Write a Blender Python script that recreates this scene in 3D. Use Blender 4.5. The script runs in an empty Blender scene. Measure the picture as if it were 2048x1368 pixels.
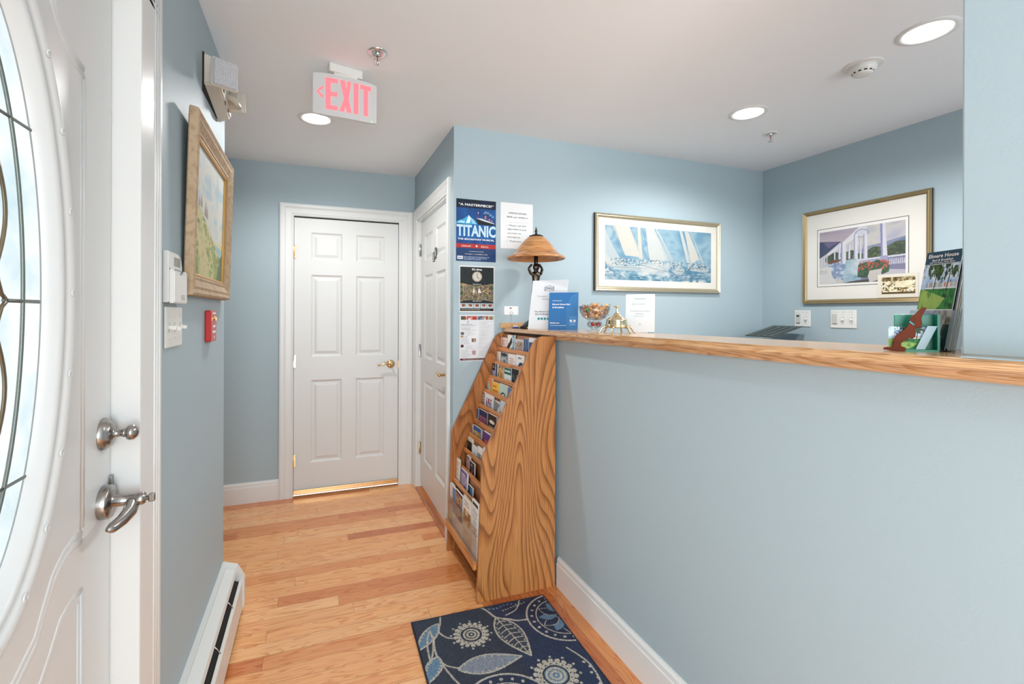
import bpy, bmesh, math, random
import numpy as np
from mathutils import Matrix, Vector, Euler
random.seed(7); RNG = np.random.RandomState(11)
SC = bpy.context.scene
COL = SC.collection
PI = math.pi
R = math.radians

# ------------------------------------------------------------------ camera, world, lights, exposure
cam_d = bpy.data.cameras.new('camera'); cam = bpy.data.objects.new('camera', cam_d); COL.objects.link(cam)
cam_d.sensor_width = 36.0; cam_d.sensor_fit = 'HORIZONTAL'
cam_d.lens = 941.7 / 2048 * 36.0
cam_d.shift_x = (1024 - 979.96) / 2048
cam_d.shift_y = (626.77 - 684) / 2048
cam_d.clip_start = 0.02; cam_d.clip_end = 60
EYE = 1.3454
cam.matrix_world = (Matrix.Translation((0, 0, EYE)) @ Matrix.Rotation(-R(20.5278), 4, 'Z')
                    @ Matrix.Rotation(PI / 2, 4, 'X') @ Matrix.Rotation(R(0.2053), 4, 'Z'))
SC.camera = cam

world = bpy.data.worlds.new('world'); SC.world = world; world.use_nodes = True
bg = world.node_tree.nodes['Background']
bg.inputs[0].default_value = (0.88, 0.96, 1.0, 1); bg.inputs[1].default_value = 2.0

def area(name, loc, rot, sx, sy, power, color):
    l = bpy.data.lights.new(name, 'AREA'); l.shape = 'RECTANGLE'; l.size = sx; l.size_y = sy
    l.energy = power; l.color = color
    o = bpy.data.objects.new(name, l); COL.objects.link(o); o.location = loc; o.rotation_euler = rot
    return o
# two fill lights added behind the camera; daylight enters by the oval door glass
area('hall_fill_light', (-0.70, -2.19, 1.25), (R(90), 0, 0), 3.0, 1.9, 102, (0.88, 0.955, 1.0))
area('office_fill_light', (2.2, -0.98, 1.5), (R(90), 0, 0), 1.3, 1.3, 14, (0.90, 0.96, 1.0))
LAMP = 7.0         # radiance of the lens of the recessed ceiling lamps
LAMP_W = 34.0      # and the power of the light each one throws
SC.view_settings.view_transform = 'Standard'
SC.view_settings.look = 'None'
SC.view_settings.exposure = 0.55
SC.view_settings.gamma = 1.0
SC.view_settings.use_curve_mapping = False
try:
    SC.cycles.use_denoising = True
    SC.cycles.max_bounces = 10
    SC.cycles.diffuse_bounces = 6
    SC.cycles.sample_clamp_indirect = 6.0
    SC.cycles.caustics_reflective = False
    SC.cycles.caustics_refractive = False
except Exception:
    pass

# ------------------------------------------------------------------ measured planes of the room (metres)
XL = -0.376; XS = 0.751; XP = 1.1385; XR = 3.17
YB = 3.716; YP = 2.607; Y1 = 2.393; H = 2.424
XF = XL - 0.039           # face of the entrance door
def ZC(y): return 1.274 - 0.006 * y      # counter top (it dips slightly towards the far wall)

# ------------------------------------------------------------------ colours and materials
def lin(c):
    if isinstance(c, str):
        c = c.lstrip('#'); c = c if len(c) == 6 else ''.join(q + q for q in c); c = [int(c[i:i + 2], 16) / 255 for i in (0, 2, 4)]
    return tuple(((x / 12.92) if x <= 0.04045 else ((x + 0.055) / 1.055) ** 2.4) for x in c)
def new_mat(name):
    m = bpy.data.materials.new(name); m.use_nodes = True
    nt = m.node_tree; b = nt.nodes['Principled BSDF']
    return m, nt, b
def mat(name, col, rough=0.5, metal=0.0, spec=0.5, bump=0.0, bscale=200, coat=0.0, emit=None, trans=0.0, ior=1.45, alpha=1.0):
    m, nt, b = new_mat(name)
    c = lin(col) if isinstance(col, str) else col
    b.inputs['Base Color'].default_value = (*c, 1)
    b.inputs['Roughness'].default_value = rough
    b.inputs['Metallic'].default_value = metal
    b.inputs['Specular IOR Level'].default_value = spec
    b.inputs['Coat Weight'].default_value = coat
    b.inputs['Coat Roughness'].default_value = 0.08
    b.inputs['Transmission Weight'].default_value = trans
    b.inputs['IOR'].default_value = ior
    b.inputs['Alpha'].default_value = alpha
    if emit:
        b.inputs['Emission Color'].default_value = (*emit[0], 1); b.inputs['Emission Strength'].default_value = emit[1]
    if bump:
        tc = nt.nodes.new('ShaderNodeTexCoord'); n = nt.nodes.new('ShaderNodeTexNoise'); n.inputs['Scale'].default_value = bscale
        n.inputs['Detail'].default_value = 3
        bp = nt.nodes.new('ShaderNodeBump'); bp.inputs['Strength'].default_value = bump; bp.inputs['Distance'].default_value = 0.002
        nt.links.new(tc.outputs['Object'], n.inputs['Vector']); nt.links.new(n.outputs['Fac'], bp.inputs['Height'])
        nt.links.new(bp.outputs['Normal'], b.inputs['Normal'])
    return m
def attr_mat(name, rough=0.5, coat=0.0, spec=0.5, bump=0.0):
    m, nt, b = new_mat(name)
    a = nt.nodes.new('ShaderNodeAttribute'); a.attribute_name = 'paint'
    nt.links.new(a.outputs['Color'], b.inputs['Base Color'])
    b.inputs['Roughness'].default_value = rough; b.inputs['Coat Weight'].default_value = coat; b.inputs['Coat Roughness'].default_value = 0.05
    b.inputs['Specular IOR Level'].default_value = spec
    if bump:
        bp = nt.nodes.new('ShaderNodeBump'); bp.inputs['Strength'].default_value = bump; bp.inputs['Distance'].default_value = 0.002
        n = nt.nodes.new('ShaderNodeTexNoise'); n.inputs['Scale'].default_value = 260
        tc = nt.nodes.new('ShaderNodeTexCoord')
        nt.links.new(tc.outputs['Object'], n.inputs['Vector'])
        nt.links.new(n.outputs['Fac'], bp.inputs['Height']); nt.links.new(bp.outputs['Normal'], b.inputs['Normal'])
    return m
def ramp(nt, stops, interp='LINEAR'):
    r = nt.nodes.new('ShaderNodeValToRGB'); r.color_ramp.interpolation = interp
    e = r.color_ramp.elements
    while len(e) > 1: e.remove(e[-1])
    e[0].position = stops[0][0]; e[0].color = (*lin(stops[0][1]), 1)
    for p, c in stops[1:]:
        k = e.new(p); k.color = (*lin(c), 1)
    return r
def oak(name, scale=(1, 1, 1), light='#cf9355', mid='#bd7c42', dark='#8a5126', rings=9.0, rough=0.35, low=(2.6, 2.6, 0.55), fibre=(160, 160, 5), coat=0.15, seed=0.0, con=1.0):
    """plain-sawn oak: contour lines of a stretched noise make the cathedral grain, a fine noise the pores"""
    m, nt, b = new_mat(name); N = nt.nodes; L = nt.links
    tc = N.new('ShaderNodeTexCoord')
    mp = N.new('ShaderNodeMapping'); mp.inputs['Scale'].default_value = low; mp.inputs['Location'].default_value = (seed, seed * .7, seed * 1.3)
    L.new(tc.outputs['Object'], mp.inputs['Vector'])
    n1 = N.new('ShaderNodeTexNoise'); n1.inputs['Scale'].default_value = 1.0; n1.inputs['Detail'].default_value = 1.5; n1.inputs['Roughness'].default_value = 0.35
    n1.inputs['Distortion'].default_value = 0.3
    L.new(mp.outputs[0], n1.inputs['Vector'])
    mu = N.new('ShaderNodeMath'); mu.operation = 'MULTIPLY'; mu.inputs[1].default_value = rings * 2
    L.new(n1.outputs['Fac'], mu.inputs[0])
    fr = N.new('ShaderNodeMath'); fr.operation = 'FRACT'; L.new(mu.outputs[0], fr.inputs[0])
    mp2 = N.new('ShaderNodeMapping'); mp2.inputs['Scale'].default_value = fibre
    L.new(tc.outputs['Object'], mp2.inputs['Vector'])
    n2 = N.new('ShaderNodeTexNoise'); n2.inputs['Scale'].default_value = 1.0; n2.inputs['Detail'].default_value = 3
    L.new(mp2.outputs[0], n2.inputs['Vector'])
    r1 = ramp(nt, [(0.0, light), (0.45, light), (0.72, mid), (0.92, dark), (1.0, mid)])
    L.new(fr.outputs[0], r1.inputs[0])
    r2 = ramp(nt, [(0.30, '#6b3f1e'), (0.52, '#ffffff')])
    L.new(n2.outputs['Fac'], r2.inputs[0])
    mx = N.new('ShaderNodeMixRGB'); mx.blend_type = 'MULTIPLY'; mx.inputs[0].default_value = 0.5 * con
    L.new(r1.outputs[0], mx.inputs[1]); L.new(r2.outputs[0], mx.inputs[2])
    L.new(mx.outputs[0], b.inputs['Base Color'])
    b.inputs['Roughness'].default_value = rough; b.inputs['Coat Weight'].default_value = coat; b.inputs['Coat Roughness'].default_value = 0.25
    return m
def plank_mat(name, along, width, length, cols, offset=0.0):
    """floor boards: brick pattern for the boards, each board its own tone, stretched noise for grain"""
    m, nt, b = new_mat(name); N = nt.nodes; L = nt.links
    tc = N.new('ShaderNodeTexCoord')
    mp = N.new('ShaderNodeMapping')
    if along == 'Y': mp.inputs['Rotation'].default_value = (0, 0, R(90))
    mp.inputs['Location'].default_value = (0.37, offset, 0)
    L.new(tc.outputs['Object'], mp.inputs['Vector'])
    sp = N.new('ShaderNodeSeparateXYZ'); L.new(mp.outputs[0], sp.inputs[0])
    def M(op, a, bb=None, c=None):
        n = N.new('ShaderNodeMath'); n.operation = op
        for i, v in enumerate((a, bb, c)):
            if v is None: continue
            if isinstance(v, (int, float)): n.inputs[i].default_value = v
            else: L.new(v, n.inputs[i])
        return n.outputs[0]
    v = M('DIVIDE', sp.outputs['Y'], width); row = M('FLOOR', v); fv = M('FRACT', v)
    wn = N.new('ShaderNodeTexWhiteNoise'); wn.noise_dimensions = '1D'; L.new(row, wn.inputs['W'])
    u = M('ADD', M('DIVIDE', sp.outputs['X'], length), M('MULTIPLY', wn.outputs['Value'], 7.3))
    cellu = M('FLOOR', u); fu = M('FRACT', u)
    cb = N.new('ShaderNodeCombineXYZ'); L.new(cellu, cb.inputs[0]); L.new(row, cb.inputs[1])
    w2 = N.new('ShaderNodeTexWhiteNoise'); w2.noise_dimensions = '2D'; L.new(cb.outputs[0], w2.inputs['Vector'])
    r1 = ramp(nt, cols); L.new(w2.outputs['Value'], r1.inputs[0])
    # grain, shifted per board
    sc = N.new('ShaderNodeMapping'); sc.inputs['Scale'].default_value = (2.2, 20, 1)
    ad = N.new('ShaderNodeVectorMath'); ad.operation = 'ADD'
    cs = N.new('ShaderNodeCombineXYZ'); L.new(M('MULTIPLY', w2.outputs['Value'], 37.0), cs.inputs[0]); L.new(M('MULTIPLY', w2.outputs['Value'], 11.0), cs.inputs[1])
    L.new(mp.outputs[0], ad.inputs[0]); L.new(cs.outputs[0], ad.inputs[1]); L.new(ad.outputs[0], sc.inputs[0])
    n1 = N.new('ShaderNodeTexNoise'); n1.inputs['Scale'].default_value = 1; n1.inputs['Detail'].default_value = 2; n1.inputs['Distortion'].default_value = 0.4
    L.new(sc.outputs[0], n1.inputs['Vector'])
    g = M('FRACT', M('MULTIPLY', n1.outputs['Fac'], 10.0))
    r2 = ramp(nt, [(0, '#ffffff'), (0.6, '#fcf4ec'), (0.92, '#dcb088'), (1, '#f8ebdd')]); L.new(g, r2.inputs[0])
    mx = N.new('ShaderNodeMixRGB'); mx.blend_type = 'MULTIPLY'; mx.inputs[0].default_value = 0.75
    L.new(r1.outputs[0], mx.inputs[1]); L.new(r2.outputs[0], mx.inputs[2])
    # seams
    e1 = M('MINIMUM', fv, M('SUBTRACT', 1.0, fv)); s1 = M('LESS_THAN', e1, 0.0009 / width)
    e2 = M('MINIMUM', fu, M('SUBTRACT', 1.0, fu)); s2 = M('LESS_THAN', e2, 0.0009 / length)
    sm = M('MAXIMUM', s1, s2)
    mx2 = N.new('ShaderNodeMixRGB'); L.new(M('MULTIPLY', sm, 0.6), mx2.inputs[0]); L.new(mx.outputs[0], mx2.inputs[1]); mx2.inputs[2].default_value = (*lin('#5b2f17'), 1)
    L.new(mx2.outputs[0], b.inputs['Base Color'])
    b.inputs['Roughness'].default_value = 0.27; b.inputs['Coat Weight'].default_value = 0.35; b.inputs['Coat Roughness'].default_value = 0.12
    bp = N.new('ShaderNodeBump'); bp.inputs['Strength'].default_value = 0.25; bp.inputs['Distance'].default_value = 0.001
    L.new(M('SUBTRACT', 1.0, sm), bp.inputs['Height']); L.new(bp.outputs['Normal'], b.inputs['Normal'])
    return m

M_ = {}
M_['wall'] = mat('blue_wall_paint', (0.378, 0.472, 0.515), rough=0.55, bump=0.12, bscale=160, spec=0.35)
M_['ceiling'] = mat('ceiling_paint', (0.83, 0.87, 0.895), rough=0.9, bump=0.05, spec=0.2)
M_['white'] = mat('white_gloss_paint', (0.73, 0.74, 0.73), rough=0.32, spec=0.5)
M_['doorwhite'] = mat('door_white_paint', (0.70, 0.71, 0.70), rough=0.38, bump=0.04, bscale=90)
M_['entry'] = mat('entrance_door_paint', (0.66, 0.67, 0.665), rough=0.3)
M_['heater'] = mat('heater_enamel', (0.66, 0.67, 0.65), rough=0.35)
M_['plastic'] = mat('white_plastic', (0.72, 0.72, 0.69), rough=0.35)
M_['beige'] = mat('beige_plastic', (0.60, 0.56, 0.49), rough=0.4)
M_['dark'] = mat('dark_gap', (0.015, 0.013, 0.012), rough=0.8)
M_['black'] = mat('black_plastic', (0.02, 0.022, 0.022), rough=0.4)
M_['brass'] = mat('polished_brass', (0.72, 0.50, 0.24), rough=0.2, metal=1)
M_['palebrass'] = mat('pale_brass', (0.80, 0.68, 0.45), rough=0.13, metal=1)
M_['copperbrass'] = mat('rose_brass', (0.74, 0.47, 0.24), rough=0.25, metal=1)
M_['nickel'] = mat('satin_nickel', (0.36, 0.34, 0.32), rough=0.25, metal=1)
M_['chrome'] = mat('chrome', (0.7, 0.7, 0.7), rough=0.12, metal=1)
M_['paper'] = mat('white_paper', (0.80, 0.80, 0.80), rough=0.6)
M_['pages'] = mat('page_edges', (0.62, 0.56, 0.46), rough=0.8)
M_['ink'] = mat('black_ink', (0.03, 0.03, 0.035), rough=0.5)
M_['greyink'] = mat('grey_ink', (0.28, 0.29, 0.31), rough=0.5)
M_['whiteink'] = mat('white_ink', (0.85, 0.85, 0.85), rough=0.5)
M_['creamink'] = mat('cream_ink', (0.80, 0.72, 0.50), rough=0.5)
M_['redink'] = mat('red_ink', (0.62, 0.05, 0.04), rough=0.5)
M_['tealink'] = mat('teal_ink', (0.02, 0.30, 0.33), rough=0.5)
M_['iceink'] = mat('ice_blue_ink', (0.50, 0.70, 0.85), rough=0.5)
M_['glass'] = mat('clear_acrylic', (1, 1, 1), rough=0.02, trans=1.0, ior=1.12, spec=0.5)
def thin_glass(name, tint=(.965, .975, .975), gl=.5):
    m, nt, b = new_mat(name); N = nt.nodes; L = nt.links; out = N['Material Output']; N.remove(b)
    tr = N.new('ShaderNodeBsdfTransparent'); tr.inputs[0].default_value = (*tint, 1); g = N.new('ShaderNodeBsdfGlossy'); g.inputs['Roughness'].default_value = .03
    f = N.new('ShaderNodeFresnel'); f.inputs['IOR'].default_value = 1.45; mu = N.new('ShaderNodeMath'); mu.operation = 'MULTIPLY'; mu.inputs[1].default_value = gl; L.new(f.outputs[0], mu.inputs[0])
    mx = N.new('ShaderNodeMixShader'); L.new(mu.outputs[0], mx.inputs[0]); L.new(tr.outputs[0], mx.inputs[1]); L.new(g.outputs[0], mx.inputs[2]); L.new(mx.outputs[0], out.inputs[0]); return m
M_['glass'] = thin_glass('clear_glass')
M_['bronze'] = mat('dark_bronze', (0.055, 0.040, 0.028), rough=0.22, metal=0.85)
M_['paint'] = attr_mat('painted_surface', 0.6)
M_['gloss'] = attr_mat('glossy_print', 0.5, coat=0.0, spec=.3)
M_['glazed'] = attr_mat('glazed_print', 0.5, coat=.8)
M_['oak_side'] = oak('oak_panel', light='#bd8049', mid='#a86b37', dark='#84502a', rings=27, low=(2.7, 2.7, 0.55), fibre=(300, 300, 6), con=1.1)
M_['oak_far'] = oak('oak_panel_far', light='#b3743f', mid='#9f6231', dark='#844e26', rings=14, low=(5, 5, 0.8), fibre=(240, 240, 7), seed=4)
M_['oak_y'] = oak('oak_rails', light='#d28b4c', mid='#c98246', dark='#b06b36', rings=3, low=(8, 1.0, 8), fibre=(200, 5, 200), con=.6)
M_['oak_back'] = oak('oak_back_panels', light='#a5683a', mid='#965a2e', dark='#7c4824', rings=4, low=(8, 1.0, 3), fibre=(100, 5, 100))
M_['oak_counter'] = oak('oak_counter', light='#d9b085', mid='#cfa272', dark='#bc8c5a', rings=12, low=(22, 1.0, 22), fibre=(420, 14, 420), rough=0.2, coat=.4, seed=2)
M_['oak_trim'] = oak('oak_threshold', light='#c87a3f', mid='#bd6f37', dark='#a05a2a', rings=3, low=(9, .8, 9), fibre=(200, 5, 200), rough=.3)
M_['frame_wood'] = oak('pale_frame_wood', light='#b8a083', mid='#b39b7e', dark='#ae9678', rings=2, low=(9, 9, 9), fibre=(60, 60, 60), con=.5, rough=.8, coat=0)
M_['gilt'] = mat('worn_gilt', (0.52, 0.30, 0.10), rough=0.4, metal=0.6, bump=0.4, bscale=120)
M_['champagne'] = mat('champagne_frame', (0.62, 0.54, 0.38), rough=0.3, metal=0.75, bump=.1, bscale=60)
M_['bronzeframe'] = mat('bronze_gold_frame', (0.36, 0.27, 0.14), rough=0.35, metal=0.75, bump=.2, bscale=60)
M_['frameback'] = mat('dark_frame_side', (0.05, 0.035, 0.02), rough=0.6)
M_['red'] = mat('red_enamel', (0.50, 0.018, 0.015), rough=0.3)
M_['caming'] = mat('lead_came', (0.20, 0.22, 0.20), rough=0.35, metal=0.8)
M_['browncame'] = mat('bronze_came', (0.20, 0.16, 0.10), rough=0.35, metal=0.8)
M_['lamp_on'] = mat('lit_lamp_disc', (1, 1, 1), emit=((1.0, 0.985, 0.955), LAMP))
M_['rednum'] = mat('lit_exit_letters', (0.8, 0.12, 0.14), emit=((1.0, 0.16, 0.19), 0.72), rough=.4)
M_['exit'] = mat('exit_face_plastic', (0.60, 0.60, 0.60), rough=0.3)
M_['green_led'] = mat('green_led', (0.1, 0.6, 0.1), emit=((0.2, 1, 0.2), 1.2))
M_['green'] = mat('green_painted_wood', (0.0, 0.19, 0.115), rough=0.35)
M_['dog'] = mat('brown_painted_wood', (0.125, 0.030, 0.014), rough=0.7, spec=.15, bump=.2, bscale=80)
M_['bluegrey'] = mat('blue_grey_card', (0.36, 0.48, 0.54), rough=0.5)
M_['navy'] = mat('navy_plastic', (0.01, 0.03, 0.18), rough=0.3)
M_['lens'] = mat('prismatic_lens', (0.52, 0.52, 0.54), rough=0.2, coat=.6)
M_['lcd'] = mat('lcd_grey', (0.16, 0.17, 0.15), rough=0.2)

def frosted():
    m, nt, b = new_mat('textured_door_glass'); N = nt.nodes; L = nt.links
    out = N['Material Output']; N.remove(b)
    t = N.new('ShaderNodeBsdfTranslucent'); tr = N.new('ShaderNodeBsdfTransparent'); g = N.new('ShaderNodeBsdfGlossy')
    g.inputs['Roughness'].default_value = 0.25
    tc = N.new('ShaderNodeTexCoord'); n = N.new('ShaderNodeTexNoise'); n.inputs['Scale'].default_value = 9; n.inputs['Detail'].default_value = 4
    L.new(tc.outputs['Object'], n.inputs['Vector'])
    r = ramp(nt, [(0.3, '#cfe4ea'), (0.6, '#ffffff')]); L.new(n.outputs['Fac'], r.inputs[0]); L.new(r.outputs[0], t.inputs[0])
    m1 = N.new('ShaderNodeMixShader'); m1.inputs[0].default_value = 0.12; L.new(t.outputs[0], m1.inputs[1]); L.new(tr.outputs[0], m1.inputs[2])
    m2 = N.new('ShaderNodeMixShader'); m2.inputs[0].default_value = 0.06; L.new(m1.outputs[0], m2.inputs[1]); L.new(g.outputs[0], m2.inputs[2])
    n2 = N.new('ShaderNodeTexNoise'); n2.inputs['Scale'].default_value = 350
    bp = N.new('ShaderNodeBump'); bp.inputs['Strength'].default_value = 0.5; bp.inputs['Distance'].default_value = 0.002
    L.new(tc.outputs['Object'], n2.inputs['Vector']); L.new(n2.outputs['Fac'], bp.inputs['Height']); L.new(bp.outputs['Normal'], g.inputs['Normal'])
    L.new(m2.outputs[0], out.inputs[0])
    return m
M_['frost'] = frosted()
def shade_mat():
    m, nt, b = new_mat('amber_alabaster_shade'); N = nt.nodes; L = nt.links
    tc = N.new('ShaderNodeTexCoord'); mp = N.new('ShaderNodeMapping'); mp.inputs['Scale'].default_value = (5, 5, 42); mp.inputs['Rotation'].default_value = (R(12), R(9), 0)
    n = N.new('ShaderNodeTexNoise'); n.inputs['Scale'].default_value = 1.6; n.inputs['Detail'].default_value = 3; n.inputs['Distortion'].default_value = 1.2
    L.new(tc.outputs['Object'], mp.inputs[0]); L.new(mp.outputs[0], n.inputs['Vector'])
    r = ramp(nt, [(0.28, '#865529'), (0.5, '#b67e4c'), (0.7, '#c89866')]); L.new(n.outputs['Fac'], r.inputs[0]); L.new(r.outputs[0], b.inputs['Base Color'])
    b.inputs['Roughness'].default_value = 0.25; b.inputs['Subsurface Weight'].default_value = 0.0
    return m
M_['shade'] = shade_mat()

# ------------------------------------------------------------------ object helpers
def link(o, parent=None):
    COL.objects.link(o)
    if parent: o.parent = parent
    return o
def tag(o, label, cat, group=None):
    o['label'] = label; o['category'] = cat
    if group: o['group'] = group
    return o
def thing(name, label, cat, mw=None, group=None):
    o = bpy.data.objects.new(name, None); COL.objects.link(o); o.empty_display_size = 0.05
    if mw is not None: o.matrix_world = mw
    return tag(o, label, cat, group)
def T(x, y, z, rz=0.0, rx=0.0, ry=0.0):
    return Matrix.Translation((x, y, z)) @ Matrix.Rotation(rz, 4, 'Z') @ Matrix.Rotation(ry, 4, 'Y') @ Matrix.Rotation(rx, 4, 'X')

class B:
    def __init__(s, M=None): s.bm = bmesh.new(); s.M = M or Matrix.Identity(4)
    def _add(s, verts, faces, mi=0, smooth=False):
        vs = [s.bm.verts.new(s.M @ Vector(v)) for v in verts]
        fs = []
        for f in faces:
            try:
                q = s.bm.faces.new([vs[i] for i in f]); q.material_index = mi; q.smooth = smooth; fs.append(q)
            except ValueError: pass
        return vs, fs
    def box(s, x0, x1, y0, y1, z0, z1, mi=0, bev=0.0):
        if x0 > x1: x0, x1 = x1, x0
        if y0 > y1: y0, y1 = y1, y0
        if z0 > z1: z0, z1 = z1, z0
        v = [(x0, y0, z0), (x1, y0, z0), (x1, y1, z0), (x0, y1, z0), (x0, y0, z1), (x1, y0, z1), (x1, y1, z1), (x0, y1, z1)]
        f = [(0, 3, 2, 1), (4, 5, 6, 7), (0, 1, 5, 4), (1, 2, 6, 5), (2, 3, 7, 6), (3, 0, 4, 7)]
        vs, fs = s._add(v, f, mi)
        if bev > 0:
            es = list({e for q in fs for e in q.edges})
            r = bmesh.ops.bevel(s.bm, geom=es, offset=bev, segments=2, affect='EDGES', profile=0.5)
            for q in r['faces']: q.material_index = mi
        return s
    def lathe(s, prof, M=None, n=32, mi=0, smooth=True, a0=0.0, a1=2 * PI):
        """profile [(r, h)] turned about local z of matrix M"""
        M = M or Matrix.Identity(4); full = abs(a1 - a0 - 2 * PI) < 1e-6; k = n if full else n + 1
        verts = []
        for r, h in prof:
            for i in range(k):
                a = a0 + (a1 - a0) * i / n; verts.append(M @ Vector((r * math.cos(a), r * math.sin(a), h)))
        faces = []
        for j in range(len(prof) - 1):
            for i in range(n):
                i2 = (i + 1) % k; faces.append((j * k + i, j * k + i2, (j + 1) * k + i2, (j + 1) * k + i))
        vs, fs = s._add(verts, faces, mi, smooth)
        return s
    def tube(s, pts, r, n=8, mi=0, closed=False, smooth=True, flat=1.0, up=None):
        pts = [Vector(p) for p in pts]; m = len(pts); rr = r if isinstance(r, (list, tuple)) else [r] * m
        verts = []; prev = None
        for i, p in enumerate(pts):
            a = pts[(i - 1) % m] if (i > 0 or closed) else p; b = pts[(i + 1) % m] if (i < m - 1 or closed) else p
            d = (b - a).normalized()
            if up is not None: x = d.cross(Vector(up))
            elif prev is None: x = d.orthogonal()
            else: x = prev - d * prev.dot(d)
            if x.length < 1e-6: x = d.orthogonal()
            x.normalize(); prev = x; y = d.cross(x)
            for k in range(n):
                t = 2 * PI * k / n; verts.append(p + x * (math.cos(t) * rr[i]) + y * (math.sin(t) * rr[i] * flat))
        faces = []
        for i in range(m if closed else m - 1):
            j = (i + 1) % m
            for k in range(n):
                k2 = (k + 1) % n; faces.append((i * n + k, i * n + k2, j * n + k2, j * n + k))
        if not closed:
            faces.append(tuple(range(n - 1, -1, -1))); faces.append(tuple((m - 1) * n + k for k in range(n)))
        s._add(verts, faces, mi, smooth); return s
    def prism(s, poly, axis, d0, d1, mi=0, bev=0.0, smooth=False):
        """poly in the two other axes (in x,y,z order) extruded along axis"""
        def P(a, b, d): return {'x': (d, a, b), 'y': (a, d, b), 'z': (a, b, d)}[axis]
        n = len(poly)
        verts = [P(a, b, d0) for a, b in poly] + [P(a, b, d1) for a, b in poly]
        faces = [tuple(range(n)), tuple(range(2 * n - 1, n - 1, -1))] + [(i, (i + 1) % n, n + (i + 1) % n, n + i) for i in range(n)]
        vs, fs = s._add(verts, faces, mi, smooth)
        if bev > 0:
            es = list({e for q in fs[:2] for e in q.edges})
            r = bmesh.ops.bevel(s.bm, geom=es, offset=bev, segments=2, affect='EDGES')
            for q in r['faces']: q.material_index = mi
        return s
    def ball(s, c, r, mi=0, sc=(1, 1, 1), seg=12):
        M = Matrix.Translation(c) @ Matrix.Diagonal((r * sc[0], r * sc[1], r * sc[2], 1))
        prof = [(max(1e-4, math.sin(PI * i / seg)), -math.cos(PI * i / seg)) for i in range(seg + 1)]
        return s.lathe(prof, M, n=seg * 2, mi=mi)
    def build(s, name, mats, parent=None, kind=None, fix=True):
        if fix: bmesh.ops.recalc_face_normals(s.bm, faces=s.bm.faces[:])
        me = bpy.data.meshes.new(name); s.bm.to_mesh(me); s.bm.free()
        for m in (mats if isinstance(mats, (list, tuple)) else [mats]): me.materials.append(M_[m] if isinstance(m, str) else m)
        o = bpy.data.objects.new(name, me); link(o, parent)
        if kind: o['kind'] = kind
        return o

_tc = {}
def glyphs(body, bold):
    key = (body, bold)
    if key not in _tc:
        c = bpy.data.curves.new('txt', 'FONT'); c.body = body; c.size = 1.0; c.offset = bold; c.resolution_u = 2
        o = bpy.data.objects.new('txt', c); COL.objects.link(o)
        bpy.context.view_layer.update()
        me = bpy.data.meshes.new_from_object(o.evaluated_get(bpy.context.evaluated_depsgraph_get()))
        v = [tuple(p.co) for p in me.vertices]; f = [tuple(p.vertices) for p in me.polygons]
        bpy.data.objects.remove(o); bpy.data.curves.remove(c); bpy.data.meshes.remove(me)
        _tc[key] = (v, f)
    return _tc[key]
def lettering(name, parent, items, mats, y=-0.0008):
    """items: (text, x, z, cap height, align, material index, width or None, bold) on a face whose right is +x, up +z, front -y"""
    b = B()
    for (txt, x, z, cap, al, mi, wid, bold) in items:
        v, f = glyphs(txt, bold)
        if not v: continue
        x0 = min(p[0] for p in v); x1 = max(p[0] for p in v); w = x1 - x0
        s = cap / 0.70; sx = (wid / w) if wid else s; tw = w * sx
        ox = x - (0 if al == 'L' else tw / 2 if al == 'C' else tw)
        b._add([(ox + (p[0] - x0) * sx, y, z + p[1] * s) for p in v], f, mi)
    o = b.build(name, mats, parent, fix=False)
    return o

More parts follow.
